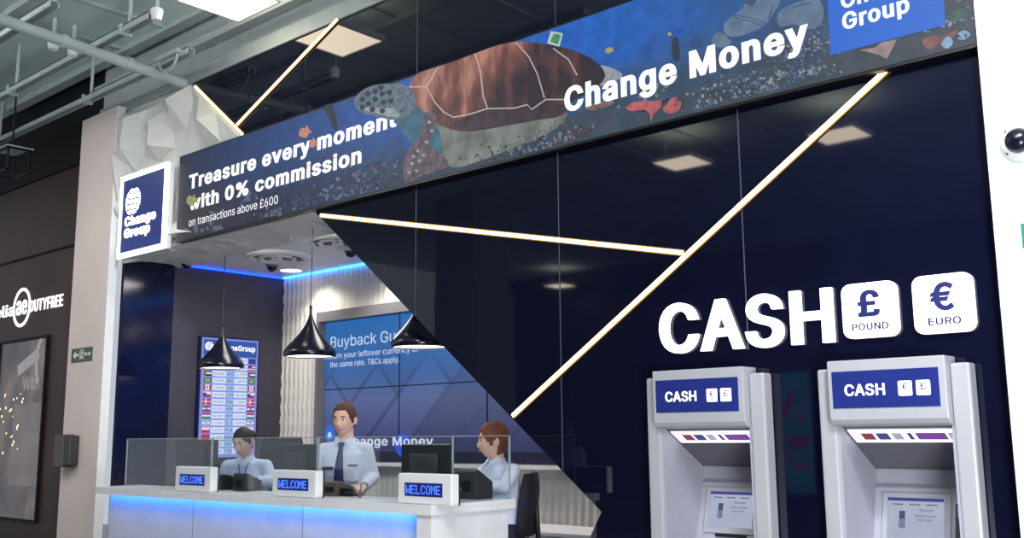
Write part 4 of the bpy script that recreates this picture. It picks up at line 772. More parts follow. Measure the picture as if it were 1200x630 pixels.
# ================================================================== CASH MACHINES
CARDS = [screen_mat('card_red', (150, 60, 80), .8), screen_mat('card_blue', (70, 70, 140), .8), screen_mat('card_purple', (130, 70, 170), .8), screen_mat('card_grey', (180, 185, 205), .8)]
STRIPLIT = mat('strip_lit', (250, 246, 255), .4, em=1.2)
def cash_machine(x, label):
    t = thing('cash_machine', label, 'cash machine', (x, D, 0))
    yf = -.10
    for sx in (-1, 1):
        b = MB(); a, c = (-.372, -.283) if sx < 0 else (.283, .372)
        b.box(a, c, yf, -.003, 0, 1.815); b.build('side_post', ATMGREY, t, bevel=.012)
    # header box with rounded lower edge
    pr = [(-.003, 1.85), (-.003, 1.57), (-.06, 1.535), (-.10, 1.527), (-.135, 1.535), (-.152, 1.56), (-.155, 1.60), (-.155, 1.85)]
    b = MB(); b.prism(pr, lambda a, c, d: Vector((d, a, c)), -.292, .282); hb = b.build('header', ATMGREY, t, bevel=.006)
    b = MB(); b.box(-.268, .250, -.159, -.155, 1.615, 1.795); hs = b.build('header_sign', ATMBLUE, t)
    b = MB(); text(b, 'CASH', fXZ, -.205, 1.675, .20, .055, -.1605, -.159, .02); b.build('lettering', LITWHITE, hs)
    for sy_, u0 in (('€', .06), ('£', .145)):
        b = MB(); b.prism(rrect(u0, u0 + .065, 1.668, 1.738, .006), fXZ, -.1605, -.159); b.build('symbol_tile', LITWHITE, hs)
        b = MB(); text(b, sy_, fXZ, u0 + .018, 1.694, .029, .034, -.1615, -.1605, .01); b.box(u0 + .017, u0 + .048, -.1615, -.1605, 1.679, 1.682); b.build('symbol_lettering', TILEBLUE, hs)
    # recess
    b = MB(); b.prism([(yf + .01, 1.54), (.36, 1.29), (.36, .55), (yf + .01, .55)], lambda a, c, d: Vector((d, a, c)), -.2835, -.270); b.build('inner_side', ATMSIDE, t); b = MB()
    b.prism([(yf + .01, 1.54), (.36, 1.29), (.36, .55), (yf + .01, .55)], lambda a, c, d: Vector((d, a, c)), .270, .2835); b.build('inner_side', ATMSIDE, t)
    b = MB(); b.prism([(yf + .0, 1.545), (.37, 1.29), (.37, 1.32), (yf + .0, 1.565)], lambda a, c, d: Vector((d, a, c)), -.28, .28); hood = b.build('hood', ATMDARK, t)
    # lit strip with card marks on the hood underside
    def hoodp(u, v, d=0): # u across, v 0..1 from front to back
        y = yf + v * .47; z = 1.545 - v * .255; return Vector((u, y - d * .477, z - d * .88))
    def quad(mb, u0, u1, v0, v1, d0, d1):
        P_ = [hoodp(u0, v0, d1), hoodp(u1, v0, d1), hoodp(u1, v1, d1), hoodp(u0, v1, d1), hoodp(u0, v0, d0), hoodp(u1, v0, d0), hoodp(u1, v1, d0), hoodp(u0, v1, d0)]
        mb.add(P_, [(0, 3, 2, 1), (4, 5, 6, 7), (0, 1, 5, 4), (1, 2, 6, 5), (2, 3, 7, 6), (3, 0, 4, 7)])
    b = MB(); quad(b, -.255, .255, .13, .37, 0, .004); st = b.build('card_strip', STRIPLIT, hood)
    b = MB()
    for (u0, u1, i) in ((-.20, -.14, 0), (-.125, -.065, 1), (-.045, .0, 3), (.03, .05, 1), (.07, .21, 2), (.222, .25, 3)):
        b = MB(); quad(b, u0, u1, .19, .31, .004, .006); b.build('card_mark', CARDS[i], st)
    # fascia: upright top, screen panel leaning back
    pr = [(.33, 1.31), (.33, 1.235), (.30, 1.215), (.30, 1.19), (.22, .90), (.16, .84), (-.02, .80), (-.02, .56), (.45, .56), (.45, 1.31)]
    b = MB(); b.prism(pr, lambda a, c, d: Vector((d, a, c)), -.272, .272); fa = b.build('fascia', ATMSIDE, t, bevel=.006)
    dv = Vector((0, .08, .29)).normalized(); nn = Vector((0, -.29, .08)).normalized(); base = Vector((0, .22, .90))
    def sc(u, v, d): return base + Vector((u, 0, 0)) + dv * v + nn * d
    def slab(name, M_, u0, u1, v0, v1, d0, d1, par, bev=0):
        mb = MB(); P_ = [sc(u, v, d) for d in (d0, d1) for u, v in ((u0, v0), (u1, v0), (u1, v1), (u0, v1))]
        mb.add(P_, [(0, 3, 2, 1), (4, 5, 6, 7), (0, 1, 5, 4), (1, 2, 6, 5), (2, 3, 7, 6), (3, 0, 4, 7)]); return mb.build(name, M_, par, bevel=bev)
    slab('screen_surround', ATMGREY, -.225, .12, .035, .30, 0, .012, fa, .004)
    sr = slab('display', screen_mat('atm_display', (172, 178, 200), .95, .06, 6), -.195, .085, .07, .272, .012, .015, t)
    slab('display_header', screen_mat('atm_display_blue', (62, 66, 140), .8), -.195, .085, .256, .272, .015, .0158, sr)
    INK = screen_mat('atm_ink', (72, 78, 120), .8)
    mb = MB(); f2 = lambda a, c, d: sc(a, c, d)
    text(mb, 'Welcome', f2, -.035, .205, .07, .014, .0160, .0156, 0); text(mb, 'Please insert', f2, -.055, .178, .105, .012, .0160, .0156, 0); text(mb, 'your card', f2, -.045, .158, .075, .012, .0160, .0156, 0)
    for k_ in range(3): mb.prism(rrect(-.17 + .085 * k_, -.115 + .085 * k_, .236, .241, .002), f2, .0156, .016)
    mb.build('lettering', INK, sr)
    mb = MB(); mb.prism(rrect(-.135, -.105, .165, .205, .004), f2, .0156, .016)
    for k_ in range(4): mb.prism(rrect(-.135 + .008 * k_, -.130 + .008 * k_, .115 + .004 * abs(k_ - 1.5), .165, .002), f2, .0156, .016)
    mb.build('hand_symbol', INK, sr)
    b2 = slab('nameplate', BLACK, -.14, .06, .015, .034, .012, .016, fa, .002)
    ur = slab('card_reader', DARKGREY, .145, .235, .05, .25, 0, .03, t, .006); slab('card_slot', BLACK, .16, .22, .14, .152, .03, .032, ur); slab('reader_light', screen_mat('reader_violet', (110, 90, 170), .7), .155, .225, .18, .235, .03, .032, ur)
    b = MB()
    for i in range(4):
        for j in range(4):
            y0 = .02 + j * .034; b.box(-.10 + i * .045, -.065 + i * .045, y0 - .01, y0 + .016, .80 + (y0 + .02) * .22, .828 + (y0 + .02) * .22)
    b.build('keypad', CHROME, t)
    b = MB(); b.box(-.283, .283, yf + .01, .45, .0, .56); b.build('base_panel', ATMGREY, t)
    return t
cash_machine(ATMX[0], 'pale grey cash machine on the left, farther from the white column')
cash_machine(ATMX[1], 'pale grey cash machine on the right, next to the white column')

# ================================================================== CCTV + GREEN SIGNS + PILLAR FITTINGS
q = onY(1197, 167, D - .12)
t = thing('dome_camera', 'white round dome camera mounted on the white column', 'camera', (q.x, D - .12, q.z))
MB().lathe([(.001, 0), (.088, 0), (.09, -.012), (.08, -.035), (.062, -.05), (.001, -.05)], (0, 0, 0), 36, 'y').build('base', WHITE, t, smooth=True)
MB().lathe([(.060, -.045)] + [(.058 * math.cos(a), -.05 - .05 * math.sin(a)) for a in [PI / 2 * k / 8 for k in range(8)]] + [(.001, -.10)], (0, 0, 0), 28, 'y').build('dome', BLACKG, t, smooth=True)
mb = MB()
for a in (45, 135, 225, 315): mb = MB(); mb.lathe([(.001, -.046), (.006, -.046), (.006, -.040)], (.075 * math.cos(math.radians(a)), 0, .075 * math.sin(math.radians(a))), 8, 'y'); mb.build('screw', CHROME, t)
q = onY(1191, 258, D - .12); q2 = onY(1194.5, 297, D - .12)
t = thing('safety_sign', 'small green and white sign at the right edge on the white column', 'sign', (q.x + .1, D - .12, q2.z))
MB().box(q.x, q.x + .26, D - .126, D - .12, q2.z, q.z).build('plate', WHITE, t, True)
MB().box(q.x + .018, q.x + .242, D - .128, D - .126, q2.z + .02, q.z - .02).build('panel', GREEN, t, True)

PFY = D - .12
a, c = onY(85, 409, PFY), onY(108, 422, PFY)
t = thing('exit_sign', 'small dark green exit sign with white arrow on the pale pillar', 'sign', ((a.x + c.x) / 2, PFY, c.z))
MB().box(a.x, c.x, PFY - .008, PFY, c.z, a.z).build('plate', GREENDARK, t, True)
mb = MB(); w = c.x - a.x; h = a.z - c.z
P_ = [(a.x + w * .08, c.z + h * .5), (a.x + w * .22, c.z + h * .8), (a.x + w * .22, c.z + h * .6), (a.x + w * .36, c.z + h * .6), (a.x + w * .36, c.z + h * .4), (a.x + w * .22, c.z + h * .4), (a.x + w * .22, c.z + h * .2)]
mb.prism(P_, fXZ, PFY - .010, PFY - .008)
mb.box(a.x + w * .42, a.x + w * .44, PFY - .01, PFY - .008, c.z + h * .15, c.z + h * .85); mb.box(a.x + w * .58, a.x + w * .60, PFY - .01, PFY - .008, c.z + h * .15, c.z + h * .85); mb.box(a.x + w * .42, a.x + w * .60, PFY - .01, PFY - .008, c.z + h * .82, c.z + h * .87)
mb.prism(disc((a.x + w * .51, c.z + h * .66), h * .09, 12), fXZ, PFY - .01, PFY - .008); mb.prism(stroke([(a.x + w * .51, c.z + h * .58), (a.x + w * .50, c.z + h * .4), (a.x + w * .46, c.z + h * .2)], w * .03), fXZ, PFY - .01, PFY - .008); mb.prism(stroke([(a.x + w * .505, c.z + h * .42), (a.x + w * .55, c.z + h * .2)], w * .03), fXZ, PFY - .01, PFY - .008)
text(mb, 'Fire exit', fXZ, a.x + w * .65, c.z + h * .4, w * .29, h * .26, PFY - .01, PFY - .008, .01)
mb.build('symbol', WHITE, t, True)
a, c = onY(77, 510, PFY), onY(93, 545, PFY)
t = thing('wall_dispenser', 'dark box shaped dispenser fixed to the pale pillar', 'dispenser', ((a.x + c.x) / 2, PFY, c.z))
MB().box(a.x + .03, c.x - .02, PFY - .11, PFY, c.z, a.z).build('body', DARKGREY, t, True, bevel=.015)
MB().box(a.x + .005, c.x - .13, PFY - .118, PFY - .0, c.z - .02, a.z + .01).build('side_cover', mat('dispenser_brown', (70, 58, 58), .4), t, True, bevel=.01)
MB().box(a.x + .12, c.x - .05, PFY - .113, PFY - .11, c.z + .05, c.z + .09).build('lever', BLACK, t, True)

# ================================================================== NEIGHBOURING SHOP
STY = D + .06
pts = [onY(*p, STY) for p in ((8, 403), (57, 396), (5, 583), (45, 585))]
wx0, wx1, wz0, wz1 = pts[0].x - .12, pts[1].x, .62, pts[0].z
t = thing('shop_window', 'tall lit display window in the dark brown shop front', 'window display', ((wx0 + wx1) / 2, STY, wz0))
mb = MB(); mb.prism([[(wx0 - .03, wz0 - .03), (wx1 + .03, wz0 - .03), (wx1 + .03, wz1 + .03), (wx0 - .03, wz1 + .03)], [(wx0, wz0), (wx1, wz0), (wx1, wz1), (wx0, wz1)]], fXZ, STY - .03, STY); mb.build('frame', STOREDARK, t, True)
def shop_mat():
    M = bpy.data.materials.new('shop_display'); M.use_nodes = True; nt = M.node_tree; b = nt.nodes['Principled BSDF']; N = nt.nodes.new; L = nt.links.new
    b.inputs['Base Color'].default_value = (.03, .03, .03, 1); b.inputs['Roughness'].default_value = .08
    tc = N('ShaderNodeTexCoord'); mp = N('ShaderNodeMapping'); mp.inputs['Scale'].default_value = (1.3, 1, .9); L(tc.outputs['Object'], mp.inputs[0])
    n = N('ShaderNodeTexNoise'); n.inputs['Scale'].default_value = 1.6; n.inputs['Detail'].default_value = 7; L(mp.outputs[0], n.inputs['Vector'])
    r = N('ShaderNodeValToRGB'); L(n.outputs['Fac'], r.inputs['Fac']); e = r.color_ramp.elements; e[0].position = .35; e[0].color = lin((30, 23, 24)); e[1].position = .7; e[1].color = lin((120, 106, 100))
    q = e.new(.5); q.color = lin((72, 60, 58)); L(r.outputs[0], b.inputs['Emission Color']); b.inputs['Emission Strength'].default_value = .8; return M
MB().box(wx0, wx1, STY - .012, STY - .002, wz0, wz1).build('display', shop_mat(), t, True)
mb = MB(); w = wx1 - wx0; h = wz1 - wz0
mb.prism(stroke([(wx0 + w * .42, wz1 - h * .17), (wx0 + w * .85, wz1 - h * .08)], .13), fXZ, STY - .016, STY - .012)
mb.prism(stroke([(wx1 - .12 + .12 * math.cos(a_), wz1 - .25 + .25 * math.sin(a_)) for a_ in [PI / 2 + PI * .9 * k / 10 for k in range(11)]], .07), fXZ, STY - .016, STY - .012)
text(mb, 'With', fXZ, wx0 + w * .55, wz1 - h * .285, w * .33, .15, STY - .016, STY - .012, .0)
mb.build('window_graphic', screen_mat('window_white', (150, 148, 150), .9), t, True)
MB().box(wx0 + w * .38, wx1 - .02, STY - .015, STY - .012, wz0 + h * .18, wz1 - h * .36).build('display_panel', screen_mat('window_grey', (116, 110, 112), .8, .15, 3), t, True)
mb = MB(); rr_ = random.Random(3)
for _ in range(26):
    x_, z_ = wx0 + w * rr_.uniform(.05, .6), wz0 + h * rr_.uniform(.35, .7); mb = MB(); mb.prism(disc((x_, z_), rr_.uniform(.007, .017), 8), fXZ, STY - .0175, STY - .0155); mb.build('display_lamp', mat('tiny_warm_lamp', (255, 220, 170), .5, em=1.6), t, True)
Y_ = STY - .008
A, B = onY(35, 368, Y_), onY(73, 357, Y_)
t = thing('shop_sign', 'white shop name lettering with round emblem on the dark shop front', 'sign', (onY(24, 360, Y_).x, Y_, A.z - .1))
mb = MB(); H_ = onY(40, 351, Y_).z - onY(40, 364.5, Y_).z
text(mb, 'DUTYFREE', fXZ, onY(34.5, 360, Y_).x, onY(40, 364.5, Y_).z, onY(73, 355, Y_).x - onY(34.5, 360, Y_).x, H_, Y_, STY, .02)
x1_ = onY(15.5, 368, Y_).x; text(mb, 'aelia', fXZ, x1_ - .72, onY(8, 371, Y_).z, .72, H_ * 1.05, Y_, STY, .02)
mb.build('lettering', LITWHITE, t, True)
ce = onY(25, 360, Y_); R = .235; mb = MB(); mb.prism([disc((ce.x, ce.z), R, 36), disc((ce.x, ce.z), R * .84, 36)], fXZ, Y_, STY)
text(mb, 'ae', fXZ, ce.x - R * .62, ce.z - R * .36, R * 1.24, R * .95, Y_, STY, .02); mb.build('emblem', LITWHITE, t, True)

# ================================================================== KIOSK CEILING FITTINGS
def vent(px, label):
    q = onZ(px[0], px[1], KZ); t = thing('ceiling_vent', label, 'vent', (q.x, q.y, KZ), 0, 'round ceiling vents')
    MB().lathe([(.34, 0), (.335, -.025), (.30, -.045), (.265, -.04), (.25, -.015), (.25, 0)], (0, 0, 0), 44).build('rim', WHITE, t, smooth=True)
    MB().lathe([(.25, -.012), (.001, -.012)], (0, 0, 0), 40).build('throat', DARKGREY, t)
    MB().lathe([(.20, -.03), (.19, -.045), (.16, -.045), (.15, -.03)], (0, 0, 0), 36).build('cone_ring', WHITE, t, smooth=True)
    MB().lathe([(.07, -.02), (.06, -.05), (.001, -.055)], (0, 0, 0), 28).build('hub', WHITE, t, smooth=True)
    for k_ in range(6):
        a = k_ * PI / 3 + .3; MB().tube([(.05 * math.cos(a), .05 * math.sin(a), -.03), (.25 * math.cos(a), .25 * math.sin(a), -.03)], .012, 6).build('spoke', GREYFRAME, t)
vent((325, 299), 'round ceiling vent over the counter, fully in view'); vent((396, 281), 'round ceiling vent partly cut off by the black glass')
q = onZ(341, 316, KZ); t = thing('downlight', 'round glowing recessed ceiling light in the kiosk corner', 'ceiling light', (q.x, q.y, KZ))
MB().lathe([(.14, 0), (.14, -.01), (.12, -.012), (.12, 0)], (0, 0, 0), 32).build('rim', WHITE, t, smooth=True); MB().lathe([(.12, -.004), (.001, -.004)], (0, 0, 0), 32).build('lens', PANELHOT, t)
for px, lab in (((219, 310), 'small dark dome camera under the soffit above the navy wall'), ((319, 314), 'small dark dome camera beside the glowing ceiling light'), ((411, 297), 'small dark dome camera at the edge of the black glass')):
    zz = KZ if px[0] > 230 else KZ - .0
    q = onZ(px[0], px[1], zz - .05); t = thing('dome_camera', lab, 'camera', (q.x, q.y, zz))
    MB().lathe([(.001, 0), (.07, 0), (.072, -.02), (.06, -.035), (.001, -.035)], (0, 0, 0), 24).build('base', GREYFRAME, t, smooth=True)
    MB().lathe([(.055, -.03)] + [(.055 * math.cos(a), -.035 - .055 * math.sin(a)) for a in [PI / 2 * k_ / 7 for k_ in range(7)]] + [(.001, -.09)], (0, 0, 0), 20).build('dome', BLACKG, t, smooth=True)
t = thing('cove_light', 'blue glowing strip along the top of the charcoal wall', 'light strip', (XL, 6.3, KZ - .05)); MB().box(XL, XL + .02, 5.63, YB - .03, KZ - .022, KZ - .004).build('strip', LEDBLUE, t, True)
t = thing('cove_light', 'bright blue glowing strip along the top of the white rippled wall', 'light strip', (-6.5, YB, KZ - .05)); MB().box(XL + .02, -4, YB - .05, YB - .03, KZ - .024, KZ - .004).build('strip', LEDSKY, t, True)

# pendant lamps
def pendant(px, zb, label):
    q = onZ(px[0], px[1], zb); t = thing('pendant_lamp', label, 'pendant lamp', (q.x, q.y, zb), 0, 'pendant lamps over the counter')
    prof = [(.215, 0), (.222, .012), (.224, .03), (.218, .05), (.195, .085), (.155, .13), (.11, .18), (.075, .225), (.048, .27), (.030, .31), (.018, .345), (.012, .37), (.012, .44), (.001, .442)]
    inner = [(.205, 0), (.212, .03), (.18, .085), (.10, .17), (.001, .2)]
    b = MB(); b.lathe(inner[::-1] + prof, (0, 0, 0), 40); b.build('shade', BLACKG, t, smooth=True)
    MB().lathe([(.205, .012), (.001, .012)], (0, 0, 0), 40).build('diffuser', PANELHOT, t)
    MB().tube([(0, 0, .43), (0, 0, KZ - zb - .01)], .004, 6).build('cord', BLACK, t)
    MB().lathe([(.001, 0), (.04, 0), (.04, -.02), (.001, -.03)], (0, 0, KZ - zb), 16).build('ceiling_rose', WHITE, t)
    l = bpy.data.lights.new('pendant_bulb', 'SPOT'); l.energy = 14; l.spot_size = 2.2; l.spot_blend = .7; l.color = (1, .95, .88); l.shadow_soft_size = .12
    o = bpy.data.objects.new('pendant_bulb', l); C.objects.link(o); o.parent = t; o.location = (0, 0, -.01)
pendant((259, 431.5), 2.17, 'black onion shaped pendant lamp hanging in front of the rate board')
pendant((363, 418), 2.17, 'black onion shaped pendant lamp hanging in front of the rippled white wall')
pendant((491.5, 407), 2.17, 'black onion shaped pendant lamp partly hidden by the slanted black glass')

# ================================================================== RATE BOARD (left wall)
BX = XL + .05
c4 = [onX(*p, BX) for p in ((234.5, 394), (300, 400), (233, 533), (300, 531))]
y0, y1 = (c4[0].y + c4[2].y) / 2, (c4[1].y + c4[3].y) / 2; z1_, z0_ = (c4[0].z + c4[1].z) / 2, (c4[2].z + c4[3].z) / 2 - .03
rb = thing('rate_board', 'tall lit exchange rate board with flags on the charcoal wall', 'screen', (BX, (y0 + y1) / 2, z0_))
MB().box(XL + .001, BX + .008, y0 - .02, y1 + .02, z0_ - .02, z1_ + .02).build('housing', mat('board_navy', (22, 24, 66), .4), rb, True)
MB().box(BX + .008, BX + .012, y0, y1, z0_, z1_).build('display', screen_mat('board_violet', (128, 140, 218), 1.0), rb, True)
fB = lambda a, b, d: Vector((d, a, b)); d0 = BX + .012
hh = (z1_ - z0_); ph = hh * .150
h_ = MB(); h_.box(d0, d0 + .002, y0 + .02, y1 - .02, z1_ - ph, z1_ - .02); hd_ = h_.build('header', screen_mat('board_header', (44, 84, 168), 1), rb, True)
mb = MB(); text(mb, 'ChangeGroup', fB, y0 + .16, z1_ - ph * .66, (y1 - y0) * .72, .062, d0 + .004, d0 + .002, .03); globe(mb, (y0 + .085, z1_ - ph * .48), .052, fB, d0 + .004, d0 + .002); mb.build('lettering', SWHITE, hd_, True)
ROWS = [('EUR', '1.0400', '1.2999'), ('USD', '1.1800', '1.4590'), ('AED', '5.0500', '5.7399'), ('BRL', '7.6990', '4.8799'), ('CAD', '1.9190', '1.5890'), ('CZK', '26.970', '34.465'), ('DKK', '10.070', '7.5890'), ('HRK', '10.270', '7.5899'), ('HUF', '510.050', '377.50'), ('ILS', '5.2380', '3.5990'), ('PLN', '6.3190', '4.2890'), ('MAD', '15.050', '10.510'), ('SEK', '15.180', '11.059'), ('THB', '51.190', '36.890')]
R_, W_, B_, G_, K_, Y2 = [screen_mat('flag_%d' % i, c_, .9) for i, c_ in enumerate(((190, 50, 76), (225, 228, 240), (48, 64, 150), (46, 130, 96), (30, 32, 40), (220, 200, 90)))]
FL = {'EUR': [(B_, 0, 1, 0, 1)], 'USD': [(R_, 0, 1, 0, 1), (W_, 0, 1, .2, .4), (W_, 0, 1, .6, .8), (B_, 0, .45, .5, 1)], 'AED': [(G_, .25, 1, .66, 1), (W_, .25, 1, .33, .66), (K_, .25, 1, 0, .33), (R_, 0, .25, 0, 1)],
      'BRL': [(G_, 0, 1, 0, 1), (Y2, .25, .75, .25, .75), (B_, .4, .6, .35, .65)], 'CAD': [(W_, 0, 1, 0, 1), (R_, 0, .22, 0, 1), (R_, .78, 1, 0, 1), (R_, .4, .6, .3, .7)], 'CZK': [(W_, 0, 1, .5, 1), (R_, 0, 1, 0, .5), (B_, 0, .4, .2, .8)],
      'DKK': [(R_, 0, 1, 0, 1), (W_, .3, .45, 0, 1), (W_, 0, 1, .42, .58)], 'HRK': [(R_, 0, 1, .66, 1), (W_, 0, 1, .33, .66), (B_, 0, 1, 0, .33), (R_, .4, .6, .35, .75)], 'HUF': [(R_, 0, 1, .66, 1), (W_, 0, 1, .33, .66), (G_, 0, 1, 0, .33)],
      'ILS': [(W_, 0, 1, 0, 1), (B_, 0, 1, .75, .88), (B_, 0, 1, .12, .25), (B_, .42, .58, .38, .62)], 'PLN': [(W_, 0, 1, .5, 1), (R_, 0, 1, 0, .5)], 'MAD': [(R_, 0, 1, 0, 1), (G_, .42, .58, .35, .65)], 'SEK': [(B_, 0, 1, 0, 1), (Y2, .3, .42, 0, 1), (Y2, 0, 1, .42, .58)], 'THB': [(R_, 0, 1, 0, 1), (W_, 0, 1, .2, .8), (B_, 0, 1, .36, .64)]}
ROWW = screen_mat('board_row', (214, 226, 250), 1.0); ROWC = screen_mat('board_code', (168, 200, 240), 1.0); INK2 = screen_mat('board_ink', (70, 84, 120), .8)
rh = (hh - ph - .03) / 14; bw = y1 - y0
for i, (code, a_, b_) in enumerate(ROWS):
    zt = z1_ - ph - .012 - rh * i; zb = zt - rh * .78
    m_ = MB(); m_.box(d0, d0 + .002, y0 + bw * .20, y0 + bw * .81, zb, zt); m_.cur = 1; m_.box(d0 + .002, d0 + .003, y0 + bw * .43, y0 + bw * .59, zb, zt); row = m_.build('rate_row', [ROWW, ROWC], rb, True)
    for s_, u_, v_, w_, h_, bo in ((a_, .22, .2, .18, .36, 0), (code, .445, .14, .13, .5, .01), (b_, .62, .2, .17, .36, 0)):
        m_ = MB(); text(m_, s_, fB, y0 + bw * u_, zb + rh * v_, bw * w_, rh * h_, d0 + .004, d0 + .003, bo); m_.build('rate_lettering', INK2, row, True)
    for f0 in (.05, .83):
        m_ = MB(); ms = []
        for j, (M_, u0, u1, v0, v1) in enumerate(FL[code]):
            ms.append(M_); m_.cur = j; m_.box(d0, d0 + .002 + .0006 * j, y0 + bw * (f0 + .13 * u0), y0 + bw * (f0 + .13 * u1), zb + (zt - zb) * v0, zb + (zt - zb) * v1)
        m_.build('flag', ms, rb, True)

# ================================================================== VIDEO WALL (back wall)
VY = 6.98
v0 = onY(381, 378, VY); vx0 = v0.x; vz1 = v0.z - .0; vz0 = onY(450, 541, VY).z; 
pw = onY(468, 400, VY).x - vx0; zm = onY(420, 454.5, VY).z; vx1 = vx0 + 3 * pw
vw = thing('video_wall', 'large blue video wall of tiled screens behind the counter', 'screen', ((vx0 + vx1) / 2, VY, vz0))
mb = MB(); mb.prism([[(vx0 - .045, vz0 - .04), (vx1 + .04, vz0 - .04), (vx1 + .04, vz1 + .11), (vx0 - .045, vz1 + .11)], [(vx0, vz0), (vx1, vz0), (vx1, vz1), (vx0, vz1)]], fXZ, VY - .09, YB - .01); mb.build('frame', GREYFRAME, vw, True)
MB().box(vx0, vx1, VY + .012, YB - .01, vz0, vz1).build('backing', BLACK, vw, True)
def video_mat():
    M = bpy.data.materials.new('video_picture'); M.use_nodes = True; nt = M.node_tree; b = nt.nodes['Principled BSDF']; N = nt.nodes.new; L = nt.links.new
    b.inputs['Base Color'].default_value = (.01, .01, .012, 1); b.inputs['Roughness'].default_value = .35
    tc = N('ShaderNodeTexCoord'); sp = N('ShaderNodeSeparateXYZ'); L(tc.outputs['Object'], sp.inputs[0])
    mr = N('ShaderNodeMapRange'); L(sp.outputs['Z'], mr.inputs[0]); mr.inputs[1].default_value = 0; mr.inputs[2].default_value = vz1 - vz0
    r = N('ShaderNodeValToRGB'); L(mr.outputs[0], r.inputs[0]); e = r.color_ramp.elements; e[0].position = .0; e[0].color = lin((34, 36, 74)); e[1].position = 1; e[1].color = lin((40, 106, 176))
    for p_, c_ in ((.14, (52, 58, 104)), (.42, (78, 92, 138)), (.56, (58, 92, 150)), (.72, (42, 98, 164))): q_ = e.new(p_); q_.color = lin(c_)
    mp = N('ShaderNodeMapping'); mp.inputs['Rotation'].default_value = (PI / 2, 0, 0); L(tc.outputs['Object'], mp.inputs[0])
    mp2 = N('ShaderNodeMapping'); mp2.inputs['Rotation'].default_value = (0, 0, .75); L(mp.outputs[0], mp2.inputs[0])
    bk = N('ShaderNodeTexBrick'); bk.inputs['Scale'].default_value = 1.0; bk.inputs['Brick Width'].default_value = 1.25; bk.inputs['Row Height'].default_value = .46; bk.inputs['Mortar Size'].default_value = .025
    bk.inputs['Color1'].default_value = (.75, .75, .75, 1); bk.inputs['Color2'].default_value = (1.15, 1.15, 1.15, 1); bk.inputs['Mortar'].default_value = (.68, .68, .72, 1); L(mp2.outputs[0], bk.inputs['Vector'])
    n = N('ShaderNodeTexNoise'); n.inputs['Scale'].default_value = 5; n.inputs['Detail'].default_value = 5; L(mp2.outputs[0], n.inputs['Vector'])
    m1 = N('ShaderNodeMix'); m1.data_type = 'RGBA'; m1.blend_type = 'OVERLAY'; m1.inputs[0].default_value = .5; L(bk.outputs['Color'], m1.inputs[6]); L(n.outputs['Fac'], m1.inputs[7])
    fd = N('ShaderNodeMapRange'); L(mr.outputs[0], fd.inputs[0]); fd.inputs[1].default_value = .75; fd.inputs[2].default_value = .55
    m2 = N('ShaderNodeMix'); m2.data_type = 'RGBA'; m2.blend_type = 'MULTIPLY'; L(fd.outputs[0], m2.inputs[0]); L(r.outputs[0], m2.inputs[6]); L(m1.outputs[2], m2.inputs[7])
    L(m2.outputs[2], b.inputs['Emission Color']); b.inputs['Emission Strength'].default_value = .95; return M
VM = video_mat()
for i in range(3):
    for (za, zb) in ((vz0, zm), (zm, vz1)):
        MB().box(vx0 + pw * i + .014, vx0 + pw * (i + 1) - .014, VY, VY + .012, za + .006, zb - .006).build('screen_panel', VM, vw, True)
def vtext(s_, p0, p1, cap_px, bold=0):
    A, B = onY(*p0, VY), onY(*p1, VY); H_ = onY(p0[0], p0[1] - cap_px, VY).z - A.z; 
    for wd in words_of(s_):
        m_ = MB(); text(m_, s_, fXZ, A.x, A.z, B.x - A.x, H_, VY - .003, VY - .001, bold, only=wd); m_.build('lettering', SWHITE_DIM, vw, True)
SWHITE_DIM = screen_mat('video_white', (200, 214, 240), .95)
vtext('Buyback Guarantee', (387.6, 407.3), (518, 391), 12.5)
vtext('Return your leftover currency at', (380.5, 421), (490, 409), 6.5)
vtext('the same rate. T&Cs apply.', (387, 430.5), (468, 422), 6.5)
m_ = MB(); A = onY(405, 522, VY); B = onY(508, 522, VY); H_ = onY(436, 511, VY).z - onY(436, 521.5, VY).z; zb = onY(440, 521.8, VY).z
MB().box(vx0 + .01, vx1 - .01, VY - .002, VY - .0005, vz0 + .01, zb - .06).build('picture_footer', screen_mat('video_dark', (26, 26, 50), .8), vw, True)
cc = onY(472, 521, VY); m_.prism(disc((cc.x, cc.z), .115, 28), fXZ, VY - .0035, VY - .002); m_.build('blue_dot', screen_mat('video_dot', (40, 80, 210), 1), vw, True)

for wd in words_of('Change Money'):
    m_ = MB(); text(m_, 'Change Money', fXZ, A.x, zb, B.x - A.x, H_, VY - .006, VY - .004, .02, only=wd); m_.build('lettering', screen_mat('video_white2', (220, 224, 240), 1), vw, True)
m_ = MB(); q = onY(386.5, 507.5, VY); m_.prism(disc((q.x, q.z), .09, 24), fXZ, VY - .0035, VY - .002); m_.cur = 1; m_.prism(disc((q.x, q.z - .02), .035, 20), fXZ, VY - .005, VY - .0035); m_.build('blue_badge', [screen_mat('video_badge', (50, 110, 210), .9), screen_mat('video_badge_white', (190, 215, 245), .9)], vw, True)
# ledge under the screens
q = onY(520, 543, 6.9)
ld = thing('wall_ledge', 'pale ledge running below the video wall', 'shelf', (-6, 6.9, q.z - .03)); MB().box(vx0 - .05, -3.35, 6.86, YB - .02, q.z - .035, q.z).build('board', WHITE, ld, True)
MB().box(-4.9 - .7, -3.35, 6.93, YB - .03, .56, .62).build('lower_rail', WHITE, ld, True)
